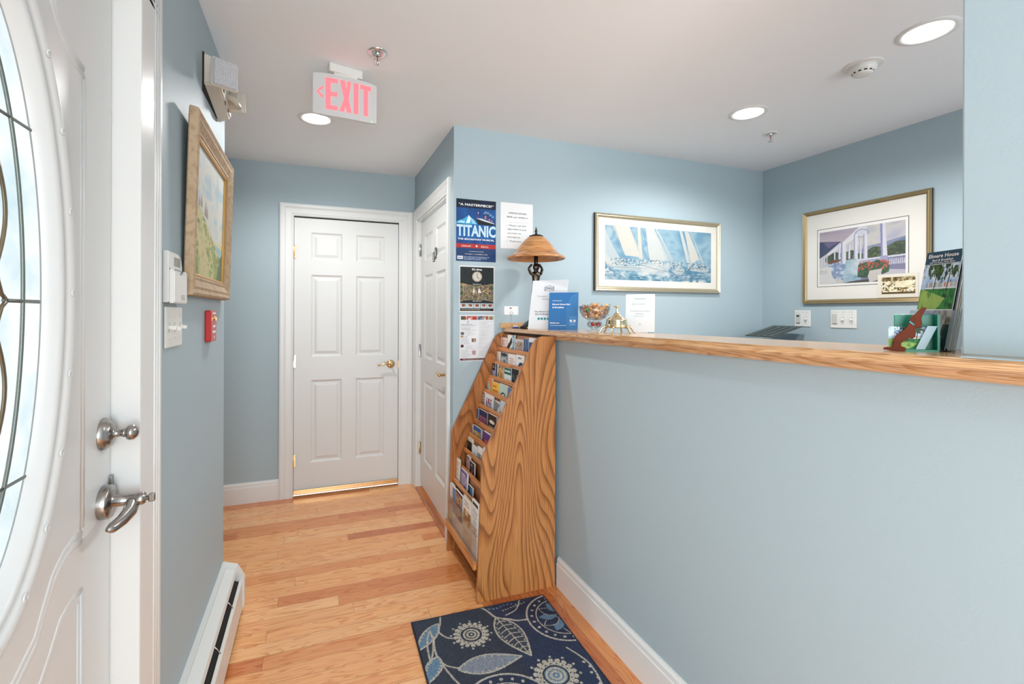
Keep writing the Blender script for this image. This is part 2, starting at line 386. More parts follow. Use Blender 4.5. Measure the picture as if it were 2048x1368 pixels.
# ------------------------------------------------------------------ painter: procedural pictures as point colours on a fine grid
class Canvas:
    def __init__(s, W, H, col='#ffffff'):
        s.W, s.H = W, H; s.a = np.zeros((H, W, 3)); s.a[:] = lin(col)
        s.u, s.v = np.meshgrid((np.arange(W) + .5) / W, (np.arange(H) + .5) / H)      # v up
    def put(s, mask, col, al=1.0):
        c = np.array(lin(col) if isinstance(col, str) else col); m = (mask * al)[..., None]
        s.a = s.a * (1 - m) + c * m; return s
    def rect(s, u0, v0, u1, v1, col, al=1.0): return s.put(((s.u >= u0) & (s.u <= u1) & (s.v >= v0) & (s.v <= v1)).astype(float), col, al)
    def pmask(s, pts):
        ins = np.zeros(s.u.shape, bool); n = len(pts)
        for i in range(n):
            x0, y0 = pts[i]; x1, y1 = pts[(i + 1) % n]
            if y0 == y1: continue
            c = ((y0 > s.v) != (y1 > s.v)) & (s.u < (x1 - x0) * (s.v - y0) / (y1 - y0) + x0); ins ^= c
        return ins.astype(float)
    def poly(s, pts, col, al=1.0): return s.put(s.pmask(pts), col, al)
    def ell(s, cu, cv, ru, rv, col, al=1.0, soft=0.0):
        d = np.sqrt(((s.u - cu) / ru) ** 2 + ((s.v - cv) / rv) ** 2)
        return s.put((d < 1).astype(float) if not soft else np.clip((1 - d) / soft, 0, 1), col, al)
    def ring(s, cu, cv, ru, rv, t, col, al=1.0):
        d = np.sqrt(((s.u - cu) / ru) ** 2 + ((s.v - cv) / rv) ** 2); return s.put((np.abs(d - 1) < t).astype(float), col, al)
    def line(s, pts, w, col, al=1.0, asp=1.0):
        m = np.zeros(s.u.shape)
        for (x0, y0), (x1, y1) in zip(pts[:-1], pts[1:]):
            dx, dy = (x1 - x0), (y1 - y0) * asp; L2 = dx * dx + dy * dy + 1e-12
            t = np.clip(((s.u - x0) * dx + (s.v - y0) * asp * dy) / L2, 0, 1)
            d = np.hypot(s.u - x0 - t * dx, (s.v - y0) * asp - t * dy); m = np.maximum(m, (d < w).astype(float))
        return s.put(m, col, al)
    def noise(s, nu, nv, seed=0, oct=3):
        r = np.random.RandomState(seed); out = np.zeros(s.u.shape); amp = 1; tot = 0
        for k in range(oct):
            gu, gv = int(nu * 2 ** k) + 2, int(nv * 2 ** k) + 2; g = r.rand(gv, gu)
            x = s.u * (gu - 1.001); y = s.v * (gv - 1.001); xi = x.astype(int); yi = y.astype(int)
            fx = x - xi; fy = y - yi; fx = fx * fx * (3 - 2 * fx); fy = fy * fy * (3 - 2 * fy)
            out += amp * ((g[yi, xi] * (1 - fx) + g[yi, xi + 1] * fx) * (1 - fy) + (g[yi + 1, xi] * (1 - fx) + g[yi + 1, xi + 1] * fx) * fy)
            tot += amp; amp *= .55
        return out / tot
    def blotch(s, mask, cols, nu, nv, seed=0, al=1.0):
        n = s.noise(nu, nv, seed); lo, hi = n.min(), n.max(); n = (n - lo) / (hi - lo + 1e-9); n = np.clip((n - .15) / .7, 0, .9999)
        cs = np.array([lin(c) for c in cols]); k = n * (len(cols) - 1); i = k.astype(int); f = (k - i)[..., None]
        c = cs[i] * (1 - f) + cs[np.minimum(i + 1, len(cols) - 1)] * f; m = (mask * al)[..., None]; s.a = s.a * (1 - m) + c * m; return s
    def box(s, u0, v0, u1, v1): return ((s.u >= u0) & (s.u <= u1) & (s.v >= v0) & (s.v <= v1)).astype(float)
    def photo(s, u0, v0, u1, v1, cols, seed=0, n=6): return s.blotch(s.box(u0, v0, u1, v1), cols, n, n, seed)
    def text(s, u0, v0, u1, v1, rows, col, al=.7, seed=0, fill=.62):
        """rows of illegibly small print"""
        r = np.random.RandomState(seed); h = (v1 - v0) / rows
        for i in range(rows):
            e = u0 + (u1 - u0) * (0.6 + .4 * r.rand()); vv = v1 - (i + .75) * h
            m = s.box(u0, vv, e, vv + h * .45) * (r.rand(1, s.W) < fill + .2).repeat(s.H, 0); s.put(m, col, al)
        return s
def canvas_obj(name, cv, w, h, parent, material='paint', y=0.0, x0=0.0, z0=0.0, bow=0.0):
    """picture on a grid in the local x-z plane facing -y"""
    W, Hh = cv.W, cv.H
    xs = np.linspace(0, w, W); zs = np.linspace(0, h, Hh); X, Z = np.meshgrid(xs, zs)
    co = np.stack([X + x0, np.full_like(X, y) - bow * np.sin(X / w * PI), Z + z0], -1).reshape(-1, 3)
    idx = np.arange(W * Hh).reshape(Hh, W); q = np.stack([idx[:-1, :-1], idx[:-1, 1:], idx[1:, 1:], idx[1:, :-1]], -1).reshape(-1, 4)
    me = bpy.data.meshes.new(name); me.vertices.add(len(co)); me.vertices.foreach_set('co', co.ravel().astype(np.float32))
    me.loops.add(q.size); me.loops.foreach_set('vertex_index', q.ravel().astype(np.int32))
    me.polygons.add(len(q)); me.polygons.foreach_set('loop_start', np.arange(0, q.size, 4, dtype=np.int32))
    me.update(calc_edges=True)
    at = me.attributes.new('paint', 'FLOAT_COLOR', 'POINT')
    at.data.foreach_set('color', np.concatenate([cv.a.reshape(-1, 3), np.ones((W * Hh, 1))], 1).ravel().astype(np.float32))
    me.materials.append(M_[material]); me.validate()
    o = bpy.data.objects.new(name, me); link(o, parent); return o

# ================================================================== THE ROOM
def struct(name, b, mats): return b.build(name, mats, None, 'structure')
# floor: boards across the hall, a border of boards along the counter and the closet wall
b = B(); b.box(-2.7, 0.735, -2.3, YB + .02, -0.05, 0); b.box(0.735, 0.735 + 1e-4, -2.3, YB, -0.05, -0.02)
M_['planks'] = plank_mat('honey_floor_boards', 'X', 0.079, 0.95,
    [(0.0, '#f4b479'), (0.3, '#efab70'), (0.55, '#f7bf88'), (0.75, '#e89f64'), (0.9, '#d88850'), (1.0, '#c97748')], offset=0.02)
M_['border'] = plank_mat('border_floor_boards', 'Y', 0.072, 1.6,
    [(0.0, '#cf8850'), (0.4, '#d69259'), (0.75, '#c67a48'), (1.0, '#b25c36')], offset=0.012)
struct('floor', b, 'planks')
b = B(); b.box(0.735, XP + .02, -2.3, YB + .02, -0.05, 0.0005); b.box(XP + .02, XR + .1, -1.05, YP + .1, -.05, 0)
struct('floor', b, 'border')
b = B(); b.box(-2.7, XR + .12, -2.4, YB + .12, H, H + .06); struct('ceiling', b, 'ceiling')
# back wall of the hall, with the closed door standing against it
b = B(); b.box(-1.9, -.137, YB, YB + .1, 0, H); b.box(.625, XS + .12, YB, YB + .1, 0, H); b.box(-.137, .625, YB, YB + .1, 2.052, H); struct('wall_back', b, 'wall')
# closet wall with the narrow door (opening y 2.76 .. 3.60)
SD0, SD1, SDH = 2.735, 3.60, 2.06
b = B(); b.box(XS, XS + .12, SD1, YB, 0, H); b.box(XS, XS + .12, YP, SD0, 0, H); b.box(XS, XS + .12, SD0, SD1, SDH, H)
struct('wall_closet', b, 'wall')
b = B(); b.box(XS + .12, XR + .1, YP, YP + .1, 0, H); struct('wall_far', b, 'wall')
b = B(); b.box(XR, XR + .1, -1.05, YP, 0, H); struct('wall_right', b, 'wall')
# left wall with the opening of the entrance door, and its return into the side passage
ED0, ED1, EDH = 0.335, 1.2575, 2.07
b = B(); b.box(XL - .14, XL, ED1, Y1, 0, H, bev=0.0); b.box(XL - .14, XL, -.15, ED0, 0, H); b.box(-2.7, XL - .14, -.15, -.05, 0, H); b.box(-2.7, -2.6, -2.3, -.15, 0, H); b.box(XL - .14, XL, ED0, ED1, EDH, H)
b.box(-1.9, XL - .14, Y1 - .12, Y1, 0, H)
struct('wall_left', b, 'wall')
b = B(); b.box(-1.9, -1.8, Y1, YB, 0, H); struct('wall_passage', b, 'wall')
# half wall under the counter and full-height wall beside the opening
b = B(); b.box(XP, XP + .115, -2.3, YP, 0, 1.235); struct('wall_half', b, 'wall')
b = B(); b.box(XP, XP + .115, -2.3, 0.518, 1.27, H, bev=0.004); struct('wall_pier', b, 'wall')
# walls behind the camera, with window openings added for the fill lights
def holed(b, x0, x1, y0, y1, wx0, wx1, wz0, wz1):
    b.box(x0, wx0, y0, y1, 0, H); b.box(wx1, x1, y0, y1, 0, H); b.box(wx0, wx1, y0, y1, 0, wz0); b.box(wx0, wx1, y0, y1, wz1, H)
b = B(); holed(b, -2.6, XP, -2.3, -2.2, -2.2, .8, .3, 2.2); struct('wall_rear', b, 'wall')
b = B(); holed(b, XP + .115, XR, -1.1, -1.0, 1.55, 2.85, .85, 2.15); struct('wall_office', b, 'wall')

# baseboards
def baseboard(name, pts, t=0.014, h=0.145):
    """pts: two ends on the wall face; normal given"""
    (x0, y0), (x1, y1), (nx, ny) = pts
    b = B()
    prof = [(0, 0), (t, 0), (t, h - .035), (t * .8, h - .03), (t * .75, h - .014), (t * .35, h - .004), (t * .3, h), (0, h)]
    n = len(prof); vs = [(x0 + nx * p, y0 + ny * p, z) for p, z in prof] + [(x1 + nx * p, y1 + ny * p, z) for p, z in prof]
    b._add(vs, [tuple(range(n)), tuple(range(2 * n - 1, n - 1, -1))] + [(i, (i + 1) % n, n + (i + 1) % n, n + i) for i in range(n)])
    return b.build(name, 'white', None, 'structure')
baseboard('baseboard_back', ((-1.8, YB), (-.232, YB), (0, -1)))
baseboard('baseboard_counter', ((XP, -2.2), (XP, 2.058), (-1, 0)), h=.147)
b = B(); b.box(-1.8, -.232, YB - .009, YB, 0, 0.008); struct('gap_shadow_strip', b, 'dark')       # dark strip standing for the shadow gap under the board
b = B(); b.prism([(XS - .016, .0), (XS + .05, .0), (XS + .05, .012), (XS - .004, .012), (XS - .016, .006)], 'y', SD0 + .01, SD1 - .01); struct('trim_2', b, 'oak_trim')   # threshold

# ------------------------------------------------------------------ interior doors
def casing(b, w, h, cw, t, outer_left=None, outer_right=None, mi=0):
    """door casing in local frame (x right, z up, front -y) around an opening 0..w, 0..h; moulded profile"""
    prof = [(0, 0), (0, t * .45), (cw * .08, t * .62), (cw * .16, t * .55), (cw * .2, t * .7), (cw * .55, t * .8), (cw * .62, t * .7), (cw * .72, t * .98), (cw * .9, t), (cw, t * .82), (cw, 0)]
    n = len(prof); path = [(0, 0, -1, 0), (0, h, -1, 1), (w, h, 1, 1), (w, 0, 1, 0)]
    cl = outer_left if outer_left is not None else cw; cr = outer_right if outer_right is not None else cw
    verts = []
    for (x, z, sx, sz) in path:
        for d, o in prof:
            k = (cl if sx < 0 else cr) / cw
            verts.append((x + sx * d * k, -o, z + sz * d))
    faces = []
    for j in range(3):
        for i in range(n):
            i2 = (i + 1) % n; faces.append((j * n + i, j * n + i2, (j + 1) * n + i2, (j + 1) * n + i))
    faces += [tuple(range(n)), tuple(3 * n + i for i in range(n - 1, -1, -1))]
    b._add(verts, faces, mi)
def six_panel(b, w, h, cols, rows, th=.035):
    """slab 0..w, 0..h; front face at y=0 (facing -y) with raised panels"""
    xs = [0]; [xs.extend(c) for c in cols]; xs.append(w)
    zs = [0]; [zs.extend(c) for c in rows]; zs.append(h)
    for i in range(len(xs) - 1):
        for j in range(len(zs) - 1):
            x0, x1, z0, z1 = xs[i], xs[i + 1], zs[j], zs[j + 1]
            if i % 2 == 1 and j % 2 == 1:
                ins = [(0, 0), (.004, .004), (.013, .010), (.022, .010), (.042, .003), (.045, .003)]
                rings = [[(x0 + d, y, z0 + d), (x1 - d, y, z0 + d), (x1 - d, y, z1 - d), (x0 + d, y, z1 - d)] for d, y in ins]
                v = [p for r in rings for p in r]; f = []
                for k in range(len(rings) - 1):
                    for q in range(4): f.append((k * 4 + q, k * 4 + (q + 1) % 4, (k + 1) * 4 + (q + 1) % 4, (k + 1) * 4 + q))
                k = len(rings) - 1; f.append((k * 4, k * 4 + 1, k * 4 + 2, k * 4 + 3)); b._add(v, f)
            else: b._add([(x0, 0, z0), (x1, 0, z0), (x1, 0, z1), (x0, 0, z1)], [(0, 1, 2, 3)])
    b._add([(0, 0, 0), (w, 0, 0), (w, 0, h), (0, 0, h), (0, th, 0), (w, th, 0), (w, th, h), (0, th, h)], [(4, 7, 6, 5), (0, 4, 5, 1), (1, 5, 6, 2), (2, 6, 7, 3), (3, 7, 4, 0)])
def hinge(b, x, z, mi=0, hh=.09):
    b.lathe([(.0055, -hh / 2), (.0055, hh / 2), (.003, hh / 2 + .004)], Matrix.Translation((x, -.006, z)), n=10, mi=mi)
    b.lathe([(.003, -hh / 2 - .004), (.0055, -hh / 2)], Matrix.Translation((x, -.006, z)), n=10, mi=mi)
    b.box(x - .014, x + .014, -.0015, .0, z - hh / 2, z + hh / 2, mi)
def lever(b, x, z, direction=-1, mi=0, rose=.032, L=.105, y=0.0):
    Mx = Matrix.Translation((x, y, z)) @ Matrix.Rotation(R(90), 4, 'X')
    b.lathe([(0.001, .012), (rose * .5, .012), (rose * .8, .009), (rose, .004), (rose, 0)], Mx, n=28, mi=mi)
    b.lathe([(.0095, .01), (.0085, .045), (.011, .05), (.011, .058), (.001, .062)], Mx, n=18, mi=mi)
    pts = []; rr = []
    for i in range(13):
        t = i / 12; pts.append((x + direction * (L * t), y - .050 - .006 * math.sin(t * PI), z + .010 * math.sin(t * PI * 1.15) - .003 * t)); rr.append(.0095 * (1 - .45 * t) if i < 12 else .003)
    b.tube(pts, rr, n=10, mi=mi)

# door to the back room (hinged at its left)
DX0 = -0.137
door1 = bpy.data.objects.new('door_1', None); COL.objects.link(door1); door1.matrix_world = T(DX0, YB, 0); door1['kind'] = 'structure'
b = B(); casing(b, .762, 2.052, .088, .022, outer_left=.095, outer_right=.112); b.build('door_casing', 'white', door1)
b = B(); six_panel(b, .757, 2.008, [(.116, .336), (.437, .651)], [(.205, .813), (.985, 1.592), (1.70, 1.905)])
# geometry is held in front of the wall face
sl = b.build('door_slab', 'doorwhite', door1); sl.location = (.0025, .006, .034)
b = B(); b.box(0, .762, .03, .09, 2.03, 2.052); b.box(0, .004, .03, .09, 0.0, 2.045); b.box(.758, .762, .03, .09, 0.0, 2.045); b.box(0, .762, .05, .09, 0, .04); b.build('gap_shadow', 'dark', door1)
b = B(); b.box(.001, .761, -.008, .006, .022, .048, 0, .003); b.box(.001, .761, -.013, -.006, .016, .030, 0, .002); b.build('brass_sweep', 'copperbrass', door1)
for z in (.265, .99, 1.79):
    b = B(); hinge(b, .001, z); h = b.build('hinge', 'copperbrass' if z != .99 else 'chrome', door1); h.location = (0, -.001, 0)
b = B(); lever(b, .702, .948, -1, y=.006); b.build('lever_handle', 'brass', door1)
b = B(); b.box(.757, .762, -.003, .004, .915, .975); b.build('strike_plate', 'copperbrass', door1)

# narrow closet door, set back in its frame; hinged at the far side
door2 = bpy.data.objects.new('door_2', None); COL.objects.link(door2); door2.matrix_world = T(XS, SD1, 0, -R(90)); door2['kind'] = 'structure'
sw = SD1 - SD0
b = B(); casing(b, sw, SDH, .085, .020, outer_right=.068); b.build('door_casing', 'white', door2)
b = B(); b.box(0, .012, 0, .1, 0, SDH); b.box(sw - .012, sw, 0, .1, 0, SDH); b.box(0, sw, 0, .1, SDH - .012, SDH)
b.box(.012, .022, .062, .1, 0, SDH - .012); b.box(sw - .022, sw - .012, .062, .1, 0, SDH - .012); b.build('door_jamb', 'white', door2)
dw = sw - .030
b = B(); six_panel(b, dw, 2.0, [(.12, dw / 2 - .05), (dw / 2 + .05, dw - .12)], [(.21, .81), (.98, 1.59), (1.70, 1.89)])
sl = b.build('door_slab', 'doorwhite', door2); sl.location = (.015, .024, .034)
for z in (.31, 1.06, 1.83):
    b = B(); hinge(b, .013, z); h = b.build('hinge', 'brass' if z < .5 else 'chrome', door2); h.location = (0, .02, 0)
b = B(); lever(b, dw - .052, .965, -1, y=.024); b.build('lever_handle', 'brass', door2)
b = B(); Mx = T(.50, .0225, 1.675)
b.box(.405, .455, .020, .0235, 1.70, 1.765); b.box(.458, .498, .020, .0235, 1.715, 1.79); sg = b.build('door_sign', 'black', door2)
b = B(); b.ball((.43, .0195, 1.752), .006, sc=(1, .1, 1)); b.box(.424, .436, .0195, .0199, 1.717, 1.745)
b.ball((.478, .0195, 1.778), .005, sc=(1, .1, 1)); b.box(.470, .486, .0195, .0199, 1.731, 1.769); b.box(.41, .45, .0195, .0199, 1.706, 1.711); b.build('pictogram', 'whiteink', sg)

# ------------------------------------------------------------------ entrance door with oval leaded glass, in the left wall
door3 = bpy.data.objects.new('door_3', None); COL.objects.link(door3); door3.matrix_world = T(XF, ED0, 0, R(90)); door3['kind'] = 'structure'
EW = 1.2525 - ED0; OC = (.80 - ED0, 1.38)        # local x = world y - ED0
def oval(a, bb, n=96): return [(OC[0] + a * math.cos(2 * PI * i / n), OC[1] + bb * math.sin(2 * PI * i / n)) for i in range(n)]
b = B(); n = 96; inner = oval(.235, .500, n); z0, z1 = .012, 2.055
outer = []
for x, z in inner:
    dx, dz = (x - OC[0]), (z - OC[1]); t = min([((EW if dx > 0 else 0) - OC[0]) / dx if abs(dx) > 1e-9 else 1e9, ((z1 if dz > 0 else z0) - OC[1]) / dz if abs(dz) > 1e-9 else 1e9])
    outer.append((OC[0] + dx * t, OC[1] + dz * t))
v = [(x, 0, z) for x, z in inner] + [(x, 0, z) for x, z in outer] + [(x, .044, z) for x, z in inner] + [(x, .044, z) for x, z in outer]
f = []
for i in range(n):
    j = (i + 1) % n
    f += [(i, j, n + j, n + i), (2 * n + i, 3 * n + i, 3 * n + j, 2 * n + j), (i, 2 * n + i, 2 * n + j, j), (n + i, n + j, 3 * n + j, 3 * n + i)]
b._add(v, f)
for cx_, cz_ in ((0, z0), (EW, z0), (0, z1), (EW, z1)):      # corner infill
    near = sorted(range(n), key=lambda i: (outer[i][0] - cx_) ** 2 + (outer[i][1] - cz_) ** 2)[:2]
    b._add([(cx_, 0, cz_)] + [(outer[i][0], 0, outer[i][1]) for i in near], [(0, 1, 2)])
b.build('door_slab', 'entry', door3)
# moulded oval surround
b = B(); prof = [(.0, .016), (.006, -.004), (.013, -.010), (.020, -.006), (.025, -.003), (.030, -.010), (.042, -.014), (.052, -.010), (.058, .0)]
verts = []
for d, y in prof: verts += [(x, y, z) for x, z in oval(.212 + d, .472 + d, n)]
b._add(verts, [(j * n + i, j * n + (i + 1) % n, (j + 1) * n + (i + 1) % n, (j + 1) * n + i) for j in range(len(prof) - 1) for i in range(n)], 0, True)
b.build('oval_surround', 'entry', door3)
b = B()
for i in range(22):
    a = 2 * PI * (i + .5) / 22 - .145; x = OC[0] + .250 * math.cos(a); z = OC[1] + .508 * math.sin(a)
    b = B(); b.lathe([(.0065, 0), (.0065, .0022), (.0045, .003), (.0045, .001), (.0002, .001)], Matrix.Translation((x, -.0115, z)) @ Matrix.Rotation(R(90), 4, 'X'), n=12); b.build('screw_cap', 'entry', door3)
b = B(); g = oval(.216, .476, n); b._add([(x, .020, z) for x, z in g] + [(OC[0], .020, OC[1])], [(i, (i + 1) % n, n) for i in range(n)]); b.build('oval_glass', 'frost', door3, fix=False)
def came(b, pts, r, mi): b.tube([(p[0], .016, p[1]) for p in pts], r, n=6, mi=mi, flat=.6, up=(0, 1, 0))
def P2(y, z): return (y - ED0, z)
b = B()
b.tube([(x, .016, z) for x, z in oval(.157, .415, 80)], .0028, n=6, closed=True, mi=0)
for zz, k in ((1.64, .158), (1.082, .158)): came(b, [P2(.80 - .19, zz), P2(.80 + .19, zz)], .0028, 0)
for s in (-1, 1):
    def MX(y, z): return P2(.80 + s * (y - .80), z)
    came(b, [MX(.905, 1.362), MX(1.005, 1.362)], .003, 0)
    for q in (-1, 1):
        def MZ(y, z): return MX(y, 1.362 + q * (z - 1.362))
        came(b, [MX(.915, 1.362), MZ(.902, 1.372), MZ(.893, 1.392), MZ(.889, 1.412)], .004, 1)
        came(b, [MX(.866, 1.362), MZ(.876, 1.375), MZ(.885, 1.392), MZ(.889, 1.412)], .004, 1)
        arc = [MZ(.889 + .022 * math.sin(PI * t), 1.412 + .160 * t) for t in [i / 10 for i in range(11)]]; came(b, arc, .004, 1)
        arc = [MZ(.80 + .090 * math.sin(PI * (t * .80 + .2)) + .0, 1.40 + .32 * t) for t in [i / 14 for i in range(15)]]; came(b, arc, .0045, 1)
        came(b, [MX(.866, 1.362), MZ(.85, 1.385), MZ(.83, 1.43), MZ(.80, 1.47)], .004, 1)
b.build('leaded_cames', ['caming', 'browncame'], door3)
# embossed outline mouldings in the corners of the door
b = B()
def emb(pts, r=.0055): b.tube([(p[0] - ED0, 0.0005, p[1]) for p in pts], r * 1.7, n=12, flat=.32, up=(0, 1, 0))
for s in (-1, 1):
    def Q(y, z): return (.80 + s * (y - .80), z)
    for off in (0, .014):
        emb([Q(.985 + off, 1.93), Q(1.000 + off, 1.872), Q(1.017 + off, 1.848 - off), Q(1.040 + off, 1.832 - off), Q(1.076 + off * .6, 1.819 - off), Q(1.122, 1.812 - off)], .004)
        emb([Q(1.118, .921 - off), Q(1.085, .925 - off), Q(1.054, .918 - off), Q(1.030, .906 - off), Q(1.012, .895 - off), Q(.985, .86 - off), Q(.958, .823 - off), Q(.90, .795 - off), Q(.80, .77 - off)], .004)
    emb([Q(1.126, 1.80), Q(1.126, .93)], .003); emb([Q(1.112, 1.80), Q(1.112, .93)], .003)
    emb([Q(1.119, .812), Q(1.09, .815), Q(1.064, .811), Q(1.038, .803), Q(1.004, .766), Q(.975, .74), Q(.90, .70), Q(.80, .69)], .004)
    emb([Q(1.119, .812), Q(1.119, .25), Q(.80, .25)], .004); emb([Q(1.105, .795), Q(1.105, .265), Q(.80, .265)], .003)
b.build('embossed_moulding', 'entry', door3)
# jamb, stop and casing
b = B(); cw = 1.412 - ED1
OW = ED1 - ED0
b.box(OW - .0012, OW + .004, -.0535, .11, 0, EDH); b.box(-.004, .003, -.0385, .11, 0, EDH); b.box(0, OW, -.0385, .11, EDH - .004, EDH - .001)
for s, X in ((1, OW), (-1, 0)):
    x0, x1 = X, X + s * cw
    b.box(min(x0, x1), max(x0, x1), -.054, -.039, 0, EDH + .10, 0, .003)
    for k in (.62, .74, .86): b.tube([(X + s * cw * k, -.0525, .0), (X + s * cw * k, -.0525, EDH + .1)], .0045, n=10, flat=.8)
b.box(-cw, OW + cw, -.054, -.039, EDH, EDH + .137, 0, .003)
b.build('door_casing', 'white', door3)
b = B(); b.box(EW + .0003, OW - .0035, .010, .03, 0, 2.06); b.build('gap_shadow', 'dark', door3)
b = B(); b.box(EW - .010, EW + .004, -.006, .008, .952, .990, 0, .001); b.build('strike_plate', 'nickel', door3)
# deadbolt and lever
b = B(); Mx = Matrix.Translation((1.215 - ED0, 0, 1.088)) @ Matrix.Rotation(R(90), 4, 'X')
b.lathe([(.034, 0), (.034, .004), (.031, .008), (.030, .010), (.026, .012), (.025, .016), (.018, .018), (.012, .019), (.008, .022), (.0075, .034), (.0095, .036), (.0095, .039), (.008, .042), (.015, .044), (.0165, .049), (.0155, .055), (.009, .061), (.001, .063)], Mx, n=36)
b.build('deadbolt_knob', 'nickel', door3)
b = B(); cz = .945; xx = 1.212 - ED0; Mx = Matrix.Translation((xx, 0, cz)) @ Matrix.Rotation(R(90), 4, 'X')
b.lathe([(.035, 0), (.035, .014), (.033, .017), (.020, .019), (.012, .020), (.0125, .060), (.0135, .062), (.0135, .072), (.011, .076), (.005, .077), (.005, .088), (.001, .088)], Mx, n=36)
b.box(xx - .006, xx + .006, -.094, -.082, cz - .009, cz + .009, 0, .003)
pts = [(xx, -.052, cz - .002), (xx - .012, -.056, cz - .008), (xx - .035, -.058, cz - .014), (xx - .062, -.054, cz - .020), (xx - .092, -.047, cz - .022), (xx - .104, -.044, cz - .020)]
b.tube(pts, [.012, .013, .013, .0115, .010, .004], n=12)
b.build('lever_handle', 'nickel', door3)
# outside: porch wall plane of the door is glass only; add storm panel rails so the door closes the opening
b = B(); b.box(0, EW, .10, .12, 0, .30); b.box(0, EW, .10, .12, 1.98, 2.06); b.box(0, .06, .10, .12, .30, 1.98); b.box(EW - .06, EW, .10, .12, .30, 1.98); b.build('storm_door_frame', 'entry', door3)

# unseen windows added behind the camera for the fill lights (frame and panes)
def window(name, x0, x1, z0, z1, y):
    r = bpy.data.objects.new(name, None); COL.objects.link(r); r['kind'] = 'structure'; r.location = (0, 0, 0)
    b = B()
    for a in ((x0, x0 + .05, z0, z1), (x1 - .05, x1, z0, z1), (x0, x1, z0, z0 + .05), (x0, x1, z1 - .05, z1), (x0, x1, (z0 + z1) / 2 - .02, (z0 + z1) / 2 + .02)):
        b.box(a[0], a[1], y - .07, y - .03, a[2], a[3])
    b.build('window_frame', 'white', r)
window('unseen_window_1', -2.2, .8, .3, 2.2, -2.2); window('unseen_window_2', 1.55, 2.85, .85, 2.15, -1.0)

# ================================================================== CEILING FIXTURES
def downlight(x, y, label, power=1.0):
    t = thing('recessed_ceiling_light', label, 'ceiling light', T(x, y, H), 'recessed ceiling lights')
    b = B(); b.lathe([(.074, .002), (.072, -.004), (.082, -.006), (.094, -.003), (.096, 0)], n=48); b.build('trim_ring', 'white', t)
    b = B(); b.lathe([(.0001, -.0015), (.073, -.0015)], n=48); o = b.build('lit_lens', 'lamp_on', t, fix=False)
    l = bpy.data.lights.new('lamp_beam', 'SPOT'); l.energy = LAMP_W * power; l.spot_size = R(164); l.spot_blend = 0.55; l.shadow_soft_size = .055; l.color = (1.0, .99, .975)
    lo = bpy.data.objects.new('lamp_beam', l); COL.objects.link(lo); lo.parent = t; lo.location = (0, 0, -.012)
    return t
downlight(.010, 2.788, 'lit round recessed light in the hall ceiling behind the exit sign', 1.25)
downlight(2.175, 1.878, 'lit round recessed light in the office ceiling nearest the far corner', 1.3)
downlight(2.184, 1.095, 'lit round recessed light at the top right beside the blue wall edge', 1.3)
def sprinkler(x, y, label, red):
    t = thing('fire_sprinkler', label, 'sprinkler', T(x, y, H), 'ceiling fire sprinklers')
    b = B(); b.lathe([(.018, .004), (.020, -.003), (.034, -.006), (.039, -.003), (.040, 0)], n=32); b.build('escutcheon', 'plastic' if red else 'chrome', t)
    b = B(); b.lathe([(.011, .0), (.011, -.012), (.007, -.014), (.005, -.016)], n=16)
    for s in (-1, 1): b.tube([(s * .007, 0, -.012), (s * .012, 0, -.022), (s * .010, 0, -.034), (s * .003, 0, -.042)], .002, n=6)
    b.lathe([(.004, -.040), (.004, -.045), (.001, -.046)], n=12); b.build('sprinkler_body', 'chrome', t)
    b = B(); b.lathe([(.0018, -.016), (.0022, -.028), (.0018, -.040)], n=10); b.build('glass_bulb', 'red', t)
    b = B()
    b.lathe([(.0005, -.047), (.006, -.047), (.006, -.049), (.0005, -.049)], n=16)
    for k in range(12):
        a = 2 * PI * k / 12; c, s_ = math.cos(a), math.sin(a)
        b._add([(c * .005 - s_ * .0013, s_ * .005 + c * .0013, -.0475), (c * .005 + s_ * .0013, s_ * .005 - c * .0013, -.0475), (c * .014 + s_ * .002, s_ * .014 - c * .002, -.0485), (c * .014 - s_ * .002, s_ * .014 + c * .002, -.0485)], [(0, 1, 2, 3)])
    b.build('deflector', 'chrome', t)
sprinkler(.244, 1.991, 'chrome fire sprinkler on the ceiling just right of the exit sign', False)
sprinkler(2.547, 2.044, 'small white-ringed fire sprinkler on the office ceiling near the far corner', True)
t = thing('smoke_detector', 'round white smoke detector with dark slots on the office ceiling', 'smoke detector', T(2.224, 1.345, H))
b = B(); b.lathe([(.072, 0), (.072, -.003), (.068, -.005), (.050, -.006)], n=48); b.build('mounting_plate', 'plastic', t)
b = B(); b.lathe([(.050, -.004), (.051, -.014), (.048, -.024), (.040, -.030)], n=48); b.lathe([(.036, -.026), (.036, -.034), (.030, -.040), (.018, -.042), (.0005, -.042)], n=48)
for k in range(12):
    a = 2 * PI * k / 12; b.M = Matrix.Rotation(a, 4, 'Z'); b.box(.033, .041, -.004, .004, -.034, -.026)
b.M = Matrix.Identity(4); b.build('sensor_body', 'plastic', t)
b = B(); b.lathe([(.034, -.024), (.038, -.028), (.0375, -.033), (.034, -.035)], n=48); b.build('vent_slots', 'dark', t)

